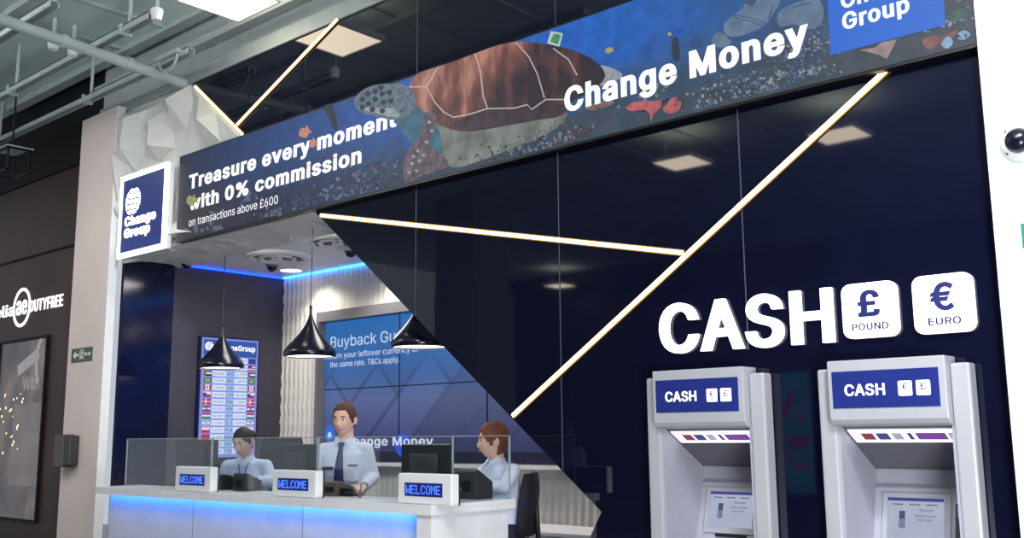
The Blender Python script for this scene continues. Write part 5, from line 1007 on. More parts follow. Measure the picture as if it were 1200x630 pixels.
# low white desk
q = onZ(612, 621, .76)
ds = thing('low_desk', 'low white desk behind the chair at the slanted opening', 'desk', (-5, 6.4, 0))
MB().box(-5.6, -4.2, q.y - .0, q.y + .55, .73, .76).build('desk_top', WHITE, ds, True, bevel=.005)
MB().box(-5.55, -5.51, q.y + .05, q.y + .5, 0, .73).build('side_panel', WHITE, ds, True); MB().box(-4.29, -4.25, q.y + .05, q.y + .5, 0, .73).build('side_panel', WHITE, ds, True)
MB().box(-5.51, -4.29, q.y + .06, q.y + .08, .2, .73).build('front_panel', WHITE, ds, True)

# ================================================================== COUNTER
CT = 1.10; CF = 4.18; CXL = -8.36; CXR = -4.315; CB = 4.58; RXL = -4.95; RB = 4.93
ct = thing('counter', 'long white service counter with blue glow under its top', 'counter', ((CXL + CXR) / 2, 4.4, 0))
L_ = [(CXL, CF), (CXR, CF), (CXR, RB), (RXL, RB), (RXL, CB), (CXL, CB)]
MB().prism(L_, lambda a, c, d: Vector((a, c, d)), CT - .022, CT).build('counter_top', COUNTERW, ct, True)
ins = .10
MB().box(CXL, CXR, CF, CF + .025, CT - .056, CT - .0225).build('front_lip', COUNTERW, ct, True); MB().box(CXR - .025, CXR, CF + .026, RB, CT - .056, CT - .0225).build('end_lip', COUNTERW, ct, True); MB().box(CXL, CXL + .025, CF + .026, CB, CT - .056, CT - .0225).build('end_lip', COUNTERW, ct, True)
MB().box(CXL + .06, CXR - .14, CF + ins, CF + ins + .04, 0, CT - .055).build('front_panel', COUNTERE, ct, True)
MB().box(CXR - .14, CXR - .02, CF + .02, CF + .16, 0, CT - .055).build('corner_post', COUNTERW, ct, True)
MB().box(CXR - .06, CXR - .025, CF + .16, RB - .05, 0, CT - .055).build('end_panel', COUNTERW, ct, True)
MB().box(CXL + .06, CXL + .10, CF + .14, CB - .03, 0, CT - .055).build('end_panel', COUNTERW, ct, True)
MB().box(CXL + .07, CXR - .15, CF + .028, CF + .06, CT - .040, CT - .024).build('glow_strip', mat('counter_glow', (60, 140, 255), .4, em=15, emcol=(40, 140, 255)), ct, True)
for x in (-7.0, -5.65): MB().box(x - .002, x + .002, CF + ins - .002, CF + ins, 0, CT - .056).build('panel_joint', GREYFRAME, ct, True)

# glass screens on the counter
GY = 4.40; gx = [onY(p, 540, GY).x for p in (147.5, 247.5, 372, 531)]
gt = onY(372, 512.5, GY).z
def pane(x0, x1, y0, y1, label):
    t = thing('glass_screen', label, 'glass screen', ((x0 + x1) / 2, (y0 + y1) / 2, CT), 0, 'glass screens on the counter')
    p = MB().box(x0, x1, y0, y1, CT, gt).build('pane', PANE, t, True)
    e = MB(); EG = mat('glass_edge', (150, 165, 165), .2)
    if x1 - x0 > .1:
        e.box(x0, x1, y0 - .001, y1 + .001, gt, gt + .004); e.box(x1 - .006, x1, y0 - .001, y1 + .001, CT, gt); e.box(x0, x0 + .003, y0 - .001, y1 + .001, CT, gt)
    else:
        e.box(x0 - .001, x1 + .001, y0, y1, gt, gt + .004); e.box(x0 - .001, x1 + .001, y1 - .006, y1, CT, gt)
    e.build('polished_edge', EG, t, True)
pane(gx[0], gx[1] - .004, GY, GY + .01, 'clear glass screen on the counter at its left end')
pane(gx[1] + .004, gx[2] - .004, GY, GY + .01, 'clear glass screen on the counter in front of the dark haired woman')
pane(gx[2] + .004, gx[3] - .004, GY, GY + .01, 'clear glass screen on the counter in front of the man with the tie')
ye = onX(608, 520, gx[3]).y
pane(gx[3], gx[3] + .01, GY, min(ye, RB - .02), 'clear glass screen on the right end of the counter')

# welcome boxes
DISP = screen_mat('display_navy', (16, 20, 104), .9); DTXT = screen_mat('display_text', (70, 120, 255), 1.6)
def welcome(pxl, pxr, pyt, pyb, label):
    Y = CF + .03; A, B = onY(pxl, pyb, Y), onY(pxr, pyb, Y); z1w = onY(pxl, pyt, Y).z; w = B.x - A.x; h = z1w - CT
    t = thing('welcome_display', label, 'display', ((A.x + B.x) / 2, Y, CT), 0, 'welcome displays on the counter')
    MB().box(-w / 2, w / 2, 0, .065, 0, h).build('case', WHITE, t, bevel=.008)
    MB().box(-w / 2, w / 2, .065, .072, 0, h).build('rear_cover', BLACK, t)  # black back added so the box's mirror image in the glass stays dark
    x0, x1, z0, z1 = -w * .36, w * .34, h * .26, h * .70
    d = MB().box(x0, x1, -.003, 0, z0, z1).build('display', DISP, t)
    FONT = {'W': ['10001', '10001', '10001', '10101', '10101', '11011', '10001'], 'E': ['11111', '10000', '10000', '11110', '10000', '10000', '11111'], 'L': ['10000'] * 6 + ['11111'], 'C': ['01110', '10001', '10000', '10000', '10000', '10001', '01110'], 'O': ['01110', '10001', '10001', '10001', '10001', '10001', '01110'], 'M': ['10001', '11011', '10101', '10101', '10001', '10001', '10001']}
    m_ = MB(); cw = (x1 - x0) * .92 / (7 * 6 - 1); chh = (z1 - z0) * .66 / 7
    for ci, ch_ in enumerate('WELCOME'):
        for r_, line in enumerate(FONT[ch_]):
            for c_, bit in enumerate(line):
                if bit == '1':
                    xx = x0 + (x1 - x0) * .04 + cw * (ci * 6 + c_); zz = z1 - (z1 - z0) * .17 - chh * (r_ + 1)
                    m_.box(xx, xx + cw * .96, -.005, -.003, zz, zz + chh * .96)
    m_.build('dot_lettering', DTXT, d)
welcome(204.5, 246, 546, 575, 'white box with blue WELCOME display at the left end of the counter')
welcome(318.5, 369.5, 550, 581, 'white box with blue WELCOME display between the woman and the man')
welcome(466, 529, 554, 588, 'white box with blue WELCOME display at the right end of the counter')

# monitors seen from behind
def monitor(px0, px1, pyt, Y, label, rz=0):
    A, B = onY(px0, 530, Y), onY(px1, 530, Y); z1w = onY((px0 + px1) / 2, pyt, Y).z; w = (B.x - A.x)
    t = thing('computer_monitor', label, 'monitor', ((A.x + B.x) / 2, Y, CT), rz, 'monitors on the counter')
    h0 = .10; b = MB(); b.box(-w / 2, w / 2, .0, .03, h0, z1w - CT); b.build('panel', BLACK, t, bevel=.006)
    MB().box(-w / 2 + .02, w / 2 - .02, .03, .034, h0 + .02, z1w - CT - .02).build('display', screen_mat('monitor_picture', (60, 70, 100), .6), t)
    b = MB(); b.box(-w * .28, w * .28, -.02, 0, h0 + .04, z1w - CT - .06); b.build('rear_cover', DARKGREY, t, bevel=.008)
    MB().box(-.03, .03, -.01, .015, .01, h0 + .08).build('stand', DARKGREY, t); MB().box(-.11, .11, -.06, .05, 0, .014).build('foot', DARKGREY, t, bevel=.004)
monitor(205.5, 252, 515, 4.50, 'black computer monitor on the counter behind the leftmost welcome display')
monitor(327, 370, 520, 4.50, 'black computer monitor on the counter behind the middle welcome display')
monitor(470, 527, 520, 4.50, 'black computer monitor on the counter behind the right welcome display')

# ---- counter-top devices
def terminal(px, pyb, label, w=.20, h=.13, M_=DARKGREY, Y=None):
    q = onZ(px, pyb, CT) if Y is None else onY(px, pyb, Y)
    t = thing('card_terminal', label, 'terminal', (q.x, q.y, CT))
    pr = [(0, 0), (.16, 0), (.16, h * .55), (.02, h), (0, h * .9)]
    MB().prism(pr, lambda a, c, d: Vector((d, a, c)), -w / 2, w / 2).build('case', M_, t, bevel=.006)
    m_ = MB(); m_.box(-w * .25, w * .25, -.003, 0, h * .25, h * .6); m_.build('rear_plate', BLACK if M_ is not BLACK else DARKGREY, t)
    m_ = MB()
    for i in range(3):
        for j in range(3): 
            y_ = .06 + j * .03; m_.box(-w * .3 + i * w * .22, -w * .3 + i * w * .22 + w * .15, y_, y_ + .02, h - (y_ - .02) * h * .45 / .14 - .004, h - (y_ - .02) * h * .45 / .14 + .008)
    m_.build('keypad', GREYFRAME, t)
terminal(279, 574.5, 'dark grey terminal on the counter in front of the dark haired woman', .15, .135, DARKGREY, 4.44)
terminal(259, 573, 'small black device between the left welcome display and the terminal', .07, .12, BLACK, 4.46)
terminal(386, 579, 'small brown grey device on the counter in front of the man', .16, .10, mat('device_taupe', (104, 94, 84), .5), 4.46)
t_q = onY(408, 578, 4.50)
t = thing('desk_phone', 'black telephone handset on the counter beside the taupe device', 'phone', (t_q.x, 4.50, CT))
MB().box(-.06, .06, -.03, .08, 0, .025).build('cradle', BLACK, t, bevel=.006); MB().tube([(-.07, 0, .035), (-.05, 0, .045), (.05, 0, .045), (.07, 0, .035)], [.018, .012, .012, .018], 10).build('handset', BLACK, t, smooth=True)
q = onX(543, 580, -4.6)
terminal(545, 584, 'dark grey terminal on the counter end beside the right glass screen', .19, .19, DARKGREY, 4.72)
q = onY(424, 580, 4.45); t = thing('pen_holder', 'small red brown pen holder standing beside the hand of the man', 'pen holder', (q.x - .02, 4.45, CT)); MB().lathe([(.001, 0), (.012, 0), (.012, .05), (.008, .05), (.008, .01), (.001, .01)], (0, 0, 0), 14).build('cup', mat('pen_red', (140, 70, 60), .5), t, smooth=True); MB().tube([(.003, 0, .012), (.009, .004, .09)], .004, 6).build('pen', DARKGREY, t)

# ================================================================== CHAIRS
def chair(x, y, rz, label, top, M1=CHAIRF, M2=CHAIRF, seat=.74):
    t = thing('office_chair', label, 'chair', (x, y, 0), rz)
    # faces -y: back cushion at +y
    b = MB(); rs = []
    for i in range(9):
        f_ = i / 8; z = seat + .10 + (top - seat - .10) * f_; w = .24 * (1 - .28 * max(0, f_ - .55) / .45) * (.8 + .2 * min(1, f_ * 4)); y_ = .22 + .05 * f_
        th = .045 * (1 - .5 * max(0, f_ - .8) / .2)
        rs.append([Vector((w * math.copysign(abs(math.cos(a)) ** .5, math.cos(a)), y_ + th * math.copysign(abs(math.sin(a)) ** .7, math.sin(a)) + .05 * (abs(math.cos(a)) ** 2) * -.8, z)) for a in [2 * PI * k_ / 20 for k_ in range(20)]])
    b.rings(rs); b.build('backrest', M1, t, smooth=True, angle=70)
    b = MB(); b.prism(rrect(-.25, .25, -.26, .22, .08), lambda a, c, d: Vector((a, c, d)), seat - .07, seat); b.build('seat', M2, t, bevel=.02)
    MB().tube([(0, .2, seat - .04), (0, .30, seat + .02), (0, .285, seat + .3)], .02, 8).build('back_bracket', BLACK, t, smooth=True)
    MB().tube([(0, 0, .1), (0, 0, seat - .07)], .028, 12).build('column', CHROME, t, smooth=True)
    for k_ in range(5):
        a = 2 * PI * k_ / 5; L2 = MB().tube([(0, 0, .12), (.28 * math.cos(a), .28 * math.sin(a), .07)], [.03, .018], 8).build('base_leg', BLACK, t, smooth=True)
        MB().lathe([(.001, -.012), (.03, -.012), (.03, .012), (.001, .012)], (.28 * math.cos(a), .28 * math.sin(a), .03), 14, 'y').build('castor', BLACK, L2)
    MB().lathe([(.17, 0), (.185, .01), (.17, .02), (.155, .01), (.17, 0)], (0, 0, .32), 28).build('foot_ring', CHROME, t, smooth=True)
    return t
q = onY(312, 540, 5.05); chair(q.x + .05, 5.05, math.radians(28), 'dark high backed office chair that the dark haired woman sits on', 1.50, seat=.71)

# ================================================================== PEOPLE
def head_pt(u, v):
    """u: azimuth (0 = face, -y), v: polar -1..1 (chin..crown); unit head"""
    z = v; c = math.sqrt(max(0, 1 - min(1, abs(z)) ** 2.3)); x = math.sin(u) * c; y = -math.cos(u) * c
    X = .076 * x; Y = .098 * y; Z = .118 * z
    lo = max(0, -z - .05)
    X *= 1 - .30 * lo; 
    if y > 0: Y *= 1 - .45 * lo
    else: Y *= 1 + .02 * lo
    if y > 0 and z > -.2: Y *= 1.04
    fr = max(0, -y) ** 1.2
    def g(cx_, cz_, sx_, sz_, amp): return amp * math.exp(-((X - cx_) / sx_) ** 2 - ((Z - cz_) / sz_) ** 2)
    d = g(0, -.030, .013, .016, .019) + g(0, -.006, .009, .022, .010) + g(.011, -.034, .008, .008, .006) + g(-.011, -.034, .008, .008, .006)
    d += -g(.031, .010, .017, .012, .009) - g(-.031, .010, .017, .012, .009) + g(0, .028, .045, .010, .004)
    d += g(0, -.063, .020, .010, .006) + g(0, -.105, .022, .016, .008) + g(.044, -.025, .02, .02, .004) + g(-.044, -.025, .02, .02, .004) - g(0, -.082, .018, .006, .003)
    Y -= d * fr
    return Vector((X, Y, Z))
def head_mesh(mb, M4, nu=44, nv=32, grow=0.0):
    rs = []
    for j in range(nv + 1):
        v = -math.cos(PI * (j + .3 * (j == 0) - .3 * (j == nv)) / nv)
        rs.append([M4 @ (head_pt(2 * PI * i / nu, v) * (1 + grow)) for i in range(nu)])
    mb.rings(rs)
    for sx in (-1, 1):
        k0 = len(mb.v); mb.ell((0, 0, 0), .010, .020, .032, 12, 8)
        R_ = Matrix.Rotation(math.radians(-22 * sx), 4, 'Z') @ Matrix.Rotation(math.radians(8), 4, 'X')
        for i in range(k0, len(mb.v)): mb.v[i] = M4 @ (Vector((sx * .077, .014, -.004)) + R_ @ mb.v[i])
def loft(mb, secs, n=24):
    """secs: (center, rx, ry) horizontal-ish rounded sections"""
    rs = []
    for c, rx, ry in secs:
        c = Vector(c); rs.append([c + Vector((rx * math.copysign(abs(math.cos(a)) ** .8, math.cos(a)), ry * math.copysign(abs(math.sin(a)) ** .85, math.sin(a)), 0)) for a in [2 * PI * k_ / n for k_ in range(n)]])
    mb.rings(rs)
def hand(mb, w, d, up, side, curl=.6, s=1.0):
    """w wrist, d pointing direction, up = back of hand, side: +1 thumb along (d x up)"""
    w, d, up = Vector(w), Vector(d).normalized(), Vector(up); up = (up - d * up.dot(d)).normalized(); lat = d.cross(up) * side
    mb.limb(w - d * .01, w + d * .03, .024 * s, .026 * s, 10)
    for o_ in (-.026, -.009, .009, .026): mb.limb(w + d * .02 + lat * o_ * .7 * s, w + d * .085 * s + lat * o_ * s, .014 * s, .012 * s, 8)
    for o_, L1 in ((-.030, .030), (-.010, .038), (.010, .041), (.030, .037)):
        p = w + d * .088 * s + lat * o_ * s; dd = d
        for k_, f_ in enumerate((1, .72, .58)):
            ang = curl * (.55 + .35 * k_); dd = (dd * math.cos(ang) - up * math.sin(ang)).normalized() if k_ or curl > .2 else dd
            up_l = up; q_ = p + dd * L1 * f_ * s; mb.limb(p, q_, (.0105 - .001 * k_) * s, (.0095 - .001 * k_) * s, 8); p = q_
    p = w + d * .035 * s + lat * .030 * s; q_ = p + (d * .6 + lat * .75 - up * .25).normalized() * .042 * s; mb.limb(p, q_, .0135 * s, .011 * s, 8); mb.limb(q_, q_ + (d * .9 + lat * .15 - up * .3).normalized() * .032 * s, .011 * s, .009 * s, 8)
def remesh(o, vox, sm=4, fac=.5):
    m_ = o.modifiers.new('remesh', 'REMESH'); m_.mode = 'VOXEL'; m_.voxel_size = vox; m_.use_smooth_shade = True
    if sm: s_ = o.modifiers.new('smooth', 'SMOOTH'); s_.iterations = sm; s_.factor = fac
def person(loc, rz, label, J, skin, shirt, hair_m, hair_fn, female=False, tie=False, hs=1.0, long_hair=False):
    """J: joints in local space (facing -y): pelvis, waist, chest, neck, head(center), hyaw, hpitch, sh/el/wr/hd for R(-x) and L(+x), hip/knee/ankle"""
    t = thing('person', label, 'person', loc, rz)
    M4 = Matrix.Translation(Vector(J['head'])) @ Matrix.Rotation(J['hyaw'], 4, 'Z') @ Matrix.Rotation(J['hpitch'], 4, 'X') @ Matrix.Rotation(J.get('hroll', 0), 4, 'Y') @ Matrix.Scale(hs, 4)
    nk = Vector(J['neck']); hb = M4 @ Vector((0, .022, -.065)); wsh = .155 if female else .185
    b = MB(); head_mesh(b, M4); b.limb(nk - Vector((0, 0, .05)), hb, .052 if female else .060, .050 if female else .056)
    pe, wa, chs = Vector(J['pelvis']), Vector(J['waist']), Vector(J['chest'])
    loft(b, [(pe - Vector((0, 0, .06)), .12, .09), (pe, .155, .105), (wa, .125, .09), (chs, .15, .105), (nk - Vector((0, 0, .06)), .13, .075), (nk, .05, .05)])
    for sd in ('R', 'L'):
        sg = -1 if sd == 'R' else 1
        sh, el, wr = (Vector(J[k_ + sd]) for k_ in ('sh', 'el', 'wr'))
        b.limb(sh, el, .046, .037); b.limb(el, wr, .038, .026)
        hip, kn, an = (Vector(J[k_ + sd]) for k_ in ('hip', 'kn', 'an'))
        b.limb(hip, kn, .078, .052); b.limb(kn, an, .052, .035); b.limb(an, an + Vector((0, -.14, -.05)), .035, .028)
        if 'hd' + sd in J: hand(b, wr, J['hd' + sd], J['up' + sd], J.get('th' + sd, 1), J.get('cu' + sd, .5))
    o = b.build('body', skin, t); remesh(o, .005, 2, .4)
    # shirt
    b = MB()
    bust = .012 if female else 0
    loft(b, [(pe - Vector((0, 0, .05)), .168, .122), (pe + Vector((0, 0, .03)), .165, .118), (wa, .148 + .008 * (not female), .11), (chs + Vector((0, -bust, -.03)), .165 + .012 * (not female), .122 + bust), (chs + Vector((0, 0, .07)), .162 + .012 * (not female), .108), (nk - Vector((0, 0, .035)), .115, .078), (nk + Vector((0, .004, .0)), .066, .062), (nk + Vector((0, .006, .022)), .060, .058)])
    for sd in ('R', 'L'):
        sh, el, wr = (Vector(J[k_ + sd]) for k_ in ('sh', 'el', 'wr'))
        b.limb(nk + (sh - nk) * .35 - Vector((0, 0, .035)), sh, .060, .054); b.limb(sh, el, .056, .049); b.limb(el, el + (wr - el) * .92, .053, .040)
    sh_o = b.build('shirt', shirt, t); remesh(sh_o, .008, 5, .5)
    # collar wings
    cm = MB()
    for sg in (-1, 1):
        P0 = nk + Vector((sg * .012, -.066, .005)); P1 = nk + Vector((sg * .062, -.02, .040)); P2 = nk + Vector((sg * .072, -.035, .004)); P3 = nk + Vector((sg * .045, -.088, -.035))
        nrm = Vector((sg * .4, -.8, .3)) * .006
        cm.add([P0, P1, P2, P3, P0 + nrm, P1 + nrm, P2 + nrm, P3 + nrm], [(0, 1, 2, 3), (7, 6, 5, 4), (0, 4, 5, 1), (1, 5, 6, 2), (2, 6, 7, 3), (3, 7, 4, 0)])
    cm.build('collar', shirt, t)
    # trousers + shoes
    b = MB(); loft(b, [(pe - Vector((0, 0, .09)), .15, .11), (pe - Vector((0, 0, .02)), .172, .124), (pe + Vector((0, 0, .05)), .168, .12)])
    for sd in ('R', 'L'):
        hip, kn, an = (Vector(J[k_ + sd]) for k_ in ('hip', 'kn', 'an')); b.limb(hip, kn, .094, .066); b.limb(kn, an, .066, .05)
    remesh(b.build('trousers', TROUSER, t), .012, 4)
    for sd in ('R', 'L'):
        an = Vector(J['an' + sd]); b = MB(); b.limb(an + Vector((0, .03, -.045)), an + Vector((0, -.15, -.055)), .045, .034); b.build('shoe', SHOE, t, smooth=True)
    # face
    for sg in (-1, 1):
        c = M4 @ Vector((sg * .031, -.0755, .009)); e = MB().ell(c, .0125, .0105, .0075, 14, 8).build('eye', EYEW, t, smooth=True)
        c2 = M4 @ Vector((sg * .031, -.0845, .009)); MB().ell(c2, .0072, .004, .0072, 12, 6).build('iris', EYED, e, smooth=True)
        m_ = MB(); m_.tube([M4 @ Vector((sg * x_, y_, z_)) for x_, y_, z_ in ((.014, -.094, .026), (.030, -.092, .031), (.047, -.080, .026))], [.0035, .0045, .002], 8); m_.build('eyebrow', hair_m, t, smooth=True)
    m_ = MB(); m_.tube([M4 @ Vector(p_) for p_ in ((-.024, -.0885, -.059), (-.012, -.0975, -.062), (0, -.1005, -.063), (.012, -.0975, -.062), (.024, -.0885, -.059))], [.002, .005, .006, .005, .002], 8); m_.build('lips', LIP, t, smooth=True)
    # hair shell
    b = MB(); nu, nv = 56, 44; gv = {}; fs = []
    for j in range(nv + 1):
        v = -math.cos(PI * (j + .3 * (j == 0) - .3 * (j == nv)) / nv)
        for i in range(nu):
            u_ = 2 * PI * i / nu; p_ = head_pt(u_, v); k_ = hair_fn(u_, v, p_)
            gv[(i, j)] = (p_ * (1 + (k_ or 0.0)), k_)
    idx = {}; vs = []
    for j in range(nv):
        for i in range(nu):
            q4 = [(i, j), ((i + 1) % nu, j), ((i + 1) % nu, j + 1), (i, j + 1)]
            if sum(gv[a][1] is not None for a in q4) >= 3:
                f_ = []
                for a in q4:
                    if a not in idx: idx[a] = len(vs); vs.append(M4 @ gv[a][0])
                    f_.append(idx[a])
                fs.append(f_)
    b.add(vs, fs); ho = b.build('hair', hair_m, t, smooth=True, angle=80)
    s_ = ho.modifiers.new('solid', 'SOLIDIFY'); s_.thickness = .012; s_.offset = -1
    return t, M4, nk, sh_o, ho

def on_chest(t, name, M_, nk, pts, y, th=.004, bevel=0):
    m_ = MB(); m_.prism(pts, lambda a, c, d: Vector((a, d, c)), y - th, y); return m_.build(name, M_, t, bevel=bevel)

# --- the man with the tie
def hair_man(u, v, p):
    a = abs((u + PI) % (2 * PI) - PI)
    lim = .068 if a < .75 else (.068 - (a - .75) * .17 if a < 1.25 else (-.018 if a < 1.5 else (.012 if a < 1.75 else -.055)))
    if p.z < lim: return None
    return .07 + .07 * max(0, v) * (1 if a < 1.2 else .6) + (.03 if a > 1.7 else 0)
mx, my = -5.93, 4.86
JM = dict(pelvis=(0, 0, .96), waist=(0, 0, 1.10), chest=(0, -.01, 1.30), neck=(0, .005, 1.465), head=(0, -.022, 1.618), hyaw=math.radians(-10), hpitch=math.radians(3),
          shR=(-.160, .0, 1.40), elR=(-.205, -.06, 1.16), wrR=(-.16, -.26, 1.14), shL=(.160, .0, 1.40), elL=(.215, .0, 1.205), wrL=(.205, -.20, 1.145),
          hdR=(.2, -1, -.1), upR=(0, 0, 1), hdL=(-.1, -1, -.12), upL=(.3, 0, 1), cuR=.5, cuL=.85, thL=1, thR=-1,
          hipR=(-.09, 0, .92), knR=(-.10, -.01, .50), anR=(-.10, .01, .09), hipL=(.09, 0, .92), knL=(.10, -.01, .50), anL=(.10, .01, .09))
PM, M4, nk, so, ho = person((mx, my, 0), math.radians(34), 'standing man in pale blue shirt and navy tie resting a fist on the counter', JM, SKIN1, SHIRT, HAIRBROWN, hair_man, hs=1.03)
m_ = MB(); c0 = nk + Vector((0, -.082, -.012))
def tie_sec(w, y, z, th=.008): return [Vector((-w, y, z)), Vector((0, y - th, z)), Vector((w, y, z)), Vector((0, y + th, z))]
m_.rings([tie_sec(.020, -.083, 1.458), tie_sec(.024, -.098, 1.445), tie_sec(.016, -.106, 1.418), tie_sec(.026, -.128, 1.34), tie_sec(.034, -.147, 1.26), tie_sec(.040, -.138, 1.12), tie_sec(.043, -.138, 1.03), tie_sec(.004, -.138, .985)])
m_.build('tie', TIE, PM, smooth=True)
on_chest(PM, 'name_badge', BADGE, nk, rrect(-.125, -.045, 1.262, 1.284, .003), -.128, .012)
on_chest(PM, 'shirt_pocket', SHIRT, nk, [(.05, 1.29), (.14, 1.29), (.14, 1.19), (.095, 1.175), (.05, 1.19)], -.116, .014); on_chest(PM, 'pen_clip', BADGE, nk, rrect(.06, .135, 1.288, 1.297, .003), -.127, .008)
m_ = MB(); wv = (Vector(JM['wrL']) - Vector(JM['elL'])).normalized(); wp = Vector(JM['wrL']) - wv * .004
m_.tube([wp - wv * .012, wp + wv * .012], .034, 18); m_.build('wrist_watch', BLACK, PM, smooth=True)

# --- dark haired woman
def hair_w(u, v, p):
    a = abs((u + PI) % (2 * PI) - PI)
    lim = .062 if a < .5 else (.062 - (a - .5) * .085 if a < 1.3 else (-.012 if a < 1.6 else (.018 if a < 1.8 else -.062)))
    if p.z < lim: return None
    return .05 + .03 * max(0, v)
wq = onY(286, 523, 4.86)
JW = dict(pelvis=(0, .10, .86), waist=(0, .09, 1.0), chest=(0, .05, 1.16), neck=(0, .02, 1.325), head=(0, -.05, 1.462), hyaw=math.radians(-12), hpitch=math.radians(20), hroll=math.radians(0),
          shR=(-.165, .03, 1.265), elR=(-.21, -.05, 1.10), wrR=(-.11, -.22, 1.150), shL=(.165, .03, 1.265), elL=(.235, -.02, 1.145), wrL=(.10, -.20, 1.145),
          hdR=(.2, -1, -.1), upR=(0, 0, 1), hdL=(-.3, -1, -.1), upL=(0, 0, 1), cuR=.35, cuL=.35, thL=1, thR=-1,
          hipR=(-.09, .06, .83), knR=(-.11, -.30, .80), anR=(-.11, -.24, .40), hipL=(.09, .06, .83), knL=(.11, -.30, .80), anL=(.11, -.24, .40))
PW, M4w, nkw, so, ho = person((wq.x + .03, 4.86, 0), math.radians(32), 'seated woman with dark tied back hair looking down at the counter', JW, SKIN2, SHIRT2, HAIRBLACK, hair_w, True, hs=.98)
c = M4w @ Vector((0, .125, .01)); MB().ell(c, .038, .034, .04, 16, 10).build('hair_bun', HAIRBLACK, ho, smooth=True)
on_chest(PW, 'name_badge', BADGE, nkw, rrect(-.13, -.055, 1.15, 1.172, .003), -.075, .018)
m_ = MB(); m_.tube([nkw + Vector((.055, -.03, .02)), nkw + Vector((.04, -.085, -.06)), nkw + Vector((.005, -.105, -.2)), nkw + Vector((-.03, -.085, -.06)), nkw + Vector((-.05, -.03, .02))], .006, 6); m_.build('lanyard', mat('lanyard_blue', (70, 100, 180), .7), PW, smooth=True)

# --- auburn haired woman on the right
def hair_r(u, v, p):
    a = abs((u + PI) % (2 * PI) - PI)
    lim = .058 if a < .5 else (.058 - (a - .5) * .10 if a < 1.2 else (-.03 if a < 1.55 else (.0 if a < 1.75 else -.085)))
    if p.z < lim: return None
    return .08 + .07 * max(0, v) + (.05 if a > 1.8 else 0)
rq = onY(578, 520, 5.38)
JR = dict(pelvis=(0, .10, .84), waist=(0, .08, .98), chest=(0, .03, 1.14), neck=(0, .0, 1.315), head=(0, -.03, 1.458), hyaw=math.radians(-28), hpitch=math.radians(2),
          shR=(-.17, .02, 1.25), elR=(-.24, -.10, 1.13), wrR=(-.12, -.29, 1.14), shL=(.17, .02, 1.25), elL=(.23, -.10, 1.145), wrL=(.02, -.24, 1.145),
          hdR=(.3, -1, 0), upR=(0, 0, 1), hdL=(-1, -.5, -.05), upL=(0, 0, 1), cuR=.3, cuL=.3, thL=1, thR=-1,
          hipR=(-.09, .06, .81), knR=(-.11, -.10, .72), anR=(-.11, .05, .36), hipL=(.09, .06, .81), knL=(.11, -.10, .72), anL=(.11, .05, .36))
PR, M4r, nkr, so, ho = person((rq.x + .0, 5.42, 0), math.radians(-14), 'seated woman with short auburn hair in profile behind the right glass screen', JR, SKIN1, SHIRT, HAIRAUB, hair_r, True, hs=1.05)
on_chest(PR, 'name_badge', BADGE, nkr, rrect(-.13, -.05, 1.145, 1.168, .003), -.09, .02)
m_ = MB()
for sg in (-1, 1): m_ = MB(); m_.prism(rrect(sg * .14 - .03, sg * .14 + .03, -.01, .05, .01), lambda a, c_, d: Vector((a, c_, d - abs(a) * .28)), 1.358, 1.364); m_.build('epaulette', TROUSER, PR)
chair(rq.x - .06, 5.48, math.radians(-58), 'dark office chair with burgundy seat that the auburn haired woman sits on', 1.23, CHAIRF, CHAIRP, .70)

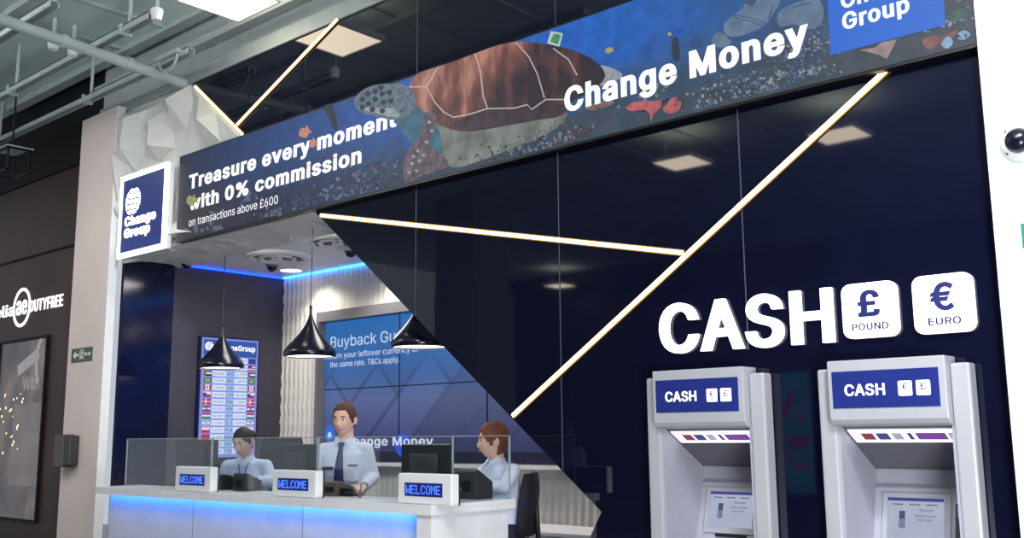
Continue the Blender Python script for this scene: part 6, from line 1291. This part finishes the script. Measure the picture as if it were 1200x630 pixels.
# --- person and poster out in the concourse, mirrored in the black glass
def hair_long(u, v, p):
    a = abs((u + PI) % (2 * PI) - PI)
    lim = .058 if a < .6 else (.058 - (a - .6) * .25 if a < 1.2 else -.115)
    if p.z < lim: return None
    return .08 + .05 * max(0, v)
JL = dict(pelvis=(0, 0, .92), waist=(0, 0, 1.05), chest=(0, -.01, 1.23), neck=(0, .005, 1.385), head=(0, -.022, 1.535), hyaw=math.radians(20), hpitch=math.radians(8),
          shR=(-.15, .0, 1.325), elR=(-.19, .0, 1.08), wrR=(-.17, -.16, .95), shL=(.15, .0, 1.325), elL=(.19, .0, 1.08), wrL=(.17, -.16, .95),
          hdR=(.1, -.9, -.4), upR=(-.6, 0, .8), hdL=(-.1, -.9, -.4), upL=(.6, 0, .8), cuR=.5, cuL=.5, thL=1, thR=-1,
          hipR=(-.09, 0, .88), knR=(-.10, -.01, .48), anR=(-.10, .01, .09), hipL=(.09, 0, .88), knL=(.10, -.01, .48), anL=(.10, .01, .09))
vq = onY(663, 500, 8.4)
PL_, M4l, nkl, so, ho = person((vq.x, 10 - vq.y, 0), math.radians(-15), 'woman with long dark hair seen only as a reflection in the black glass', JL, SKIN2, mat('top_dusk_blue', (92, 112, 136), .8), HAIRBLACK, hair_long, True)
mb = MB(); rs = []
for i in range(10):
    f_ = i / 9; z = 1.58 - .42 * f_; w = .085 + .015 * math.sin(PI * f_) - .05 * max(0, f_ - .75) * 4 * .8; y_ = .07 + .045 * min(1, f_ * 2)
    rs.append([Vector((w * math.cos(a) - .02 * f_, y_ + .05 * (1 - .4 * f_) * math.sin(a), z)) for a in [2 * PI * k_ / 18 for k_ in range(18)]])
mb.rings(rs); mb.build('long_hair', HAIRBLACK, ho, smooth=True)
pa, pb = onY(906, 437, 12), onY(954, 560, 12)
t = thing('poster_stand', 'teal lit poster with pink shapes, seen only as a reflection between the two cash machines', 'poster', ((pa.x + pb.x) / 2, -2.0, 0))
MB().box(pa.x - .04, pb.x + .04, -2.1, -2.03, .0, pa.z + .04).build('cabinet', BLACK, t, True)
MB().box(pa.x, pb.x, -2.03, -2.025, .75, pa.z).build('poster_sheet', screen_mat('poster_teal', (60, 180, 215), .6, .2, 2), t, True)
for (u, v, L_, w_, a_) in ((.35, .72, .34, .11, 1.1), (.7, .62, .18, .05, .8), (.6, .42, .26, .16, .1), (.3, .3, .3, .04, -.8), (.7, .22, .25, .05, .3)):
    c_ = Vector((pa.x + (pb.x - pa.x) * u, .75 + (pa.z - .75) * v)); d_ = Vector((math.cos(a_), math.sin(a_))) * L_ / 2
    mb = MB(); mb.prism(stroke([c_ - d_, c_ + d_], w_), fXZ, -2.024, -2.021); mb.build('pink_shape', screen_mat('poster_pink', (210, 90, 190), .5), t, True)
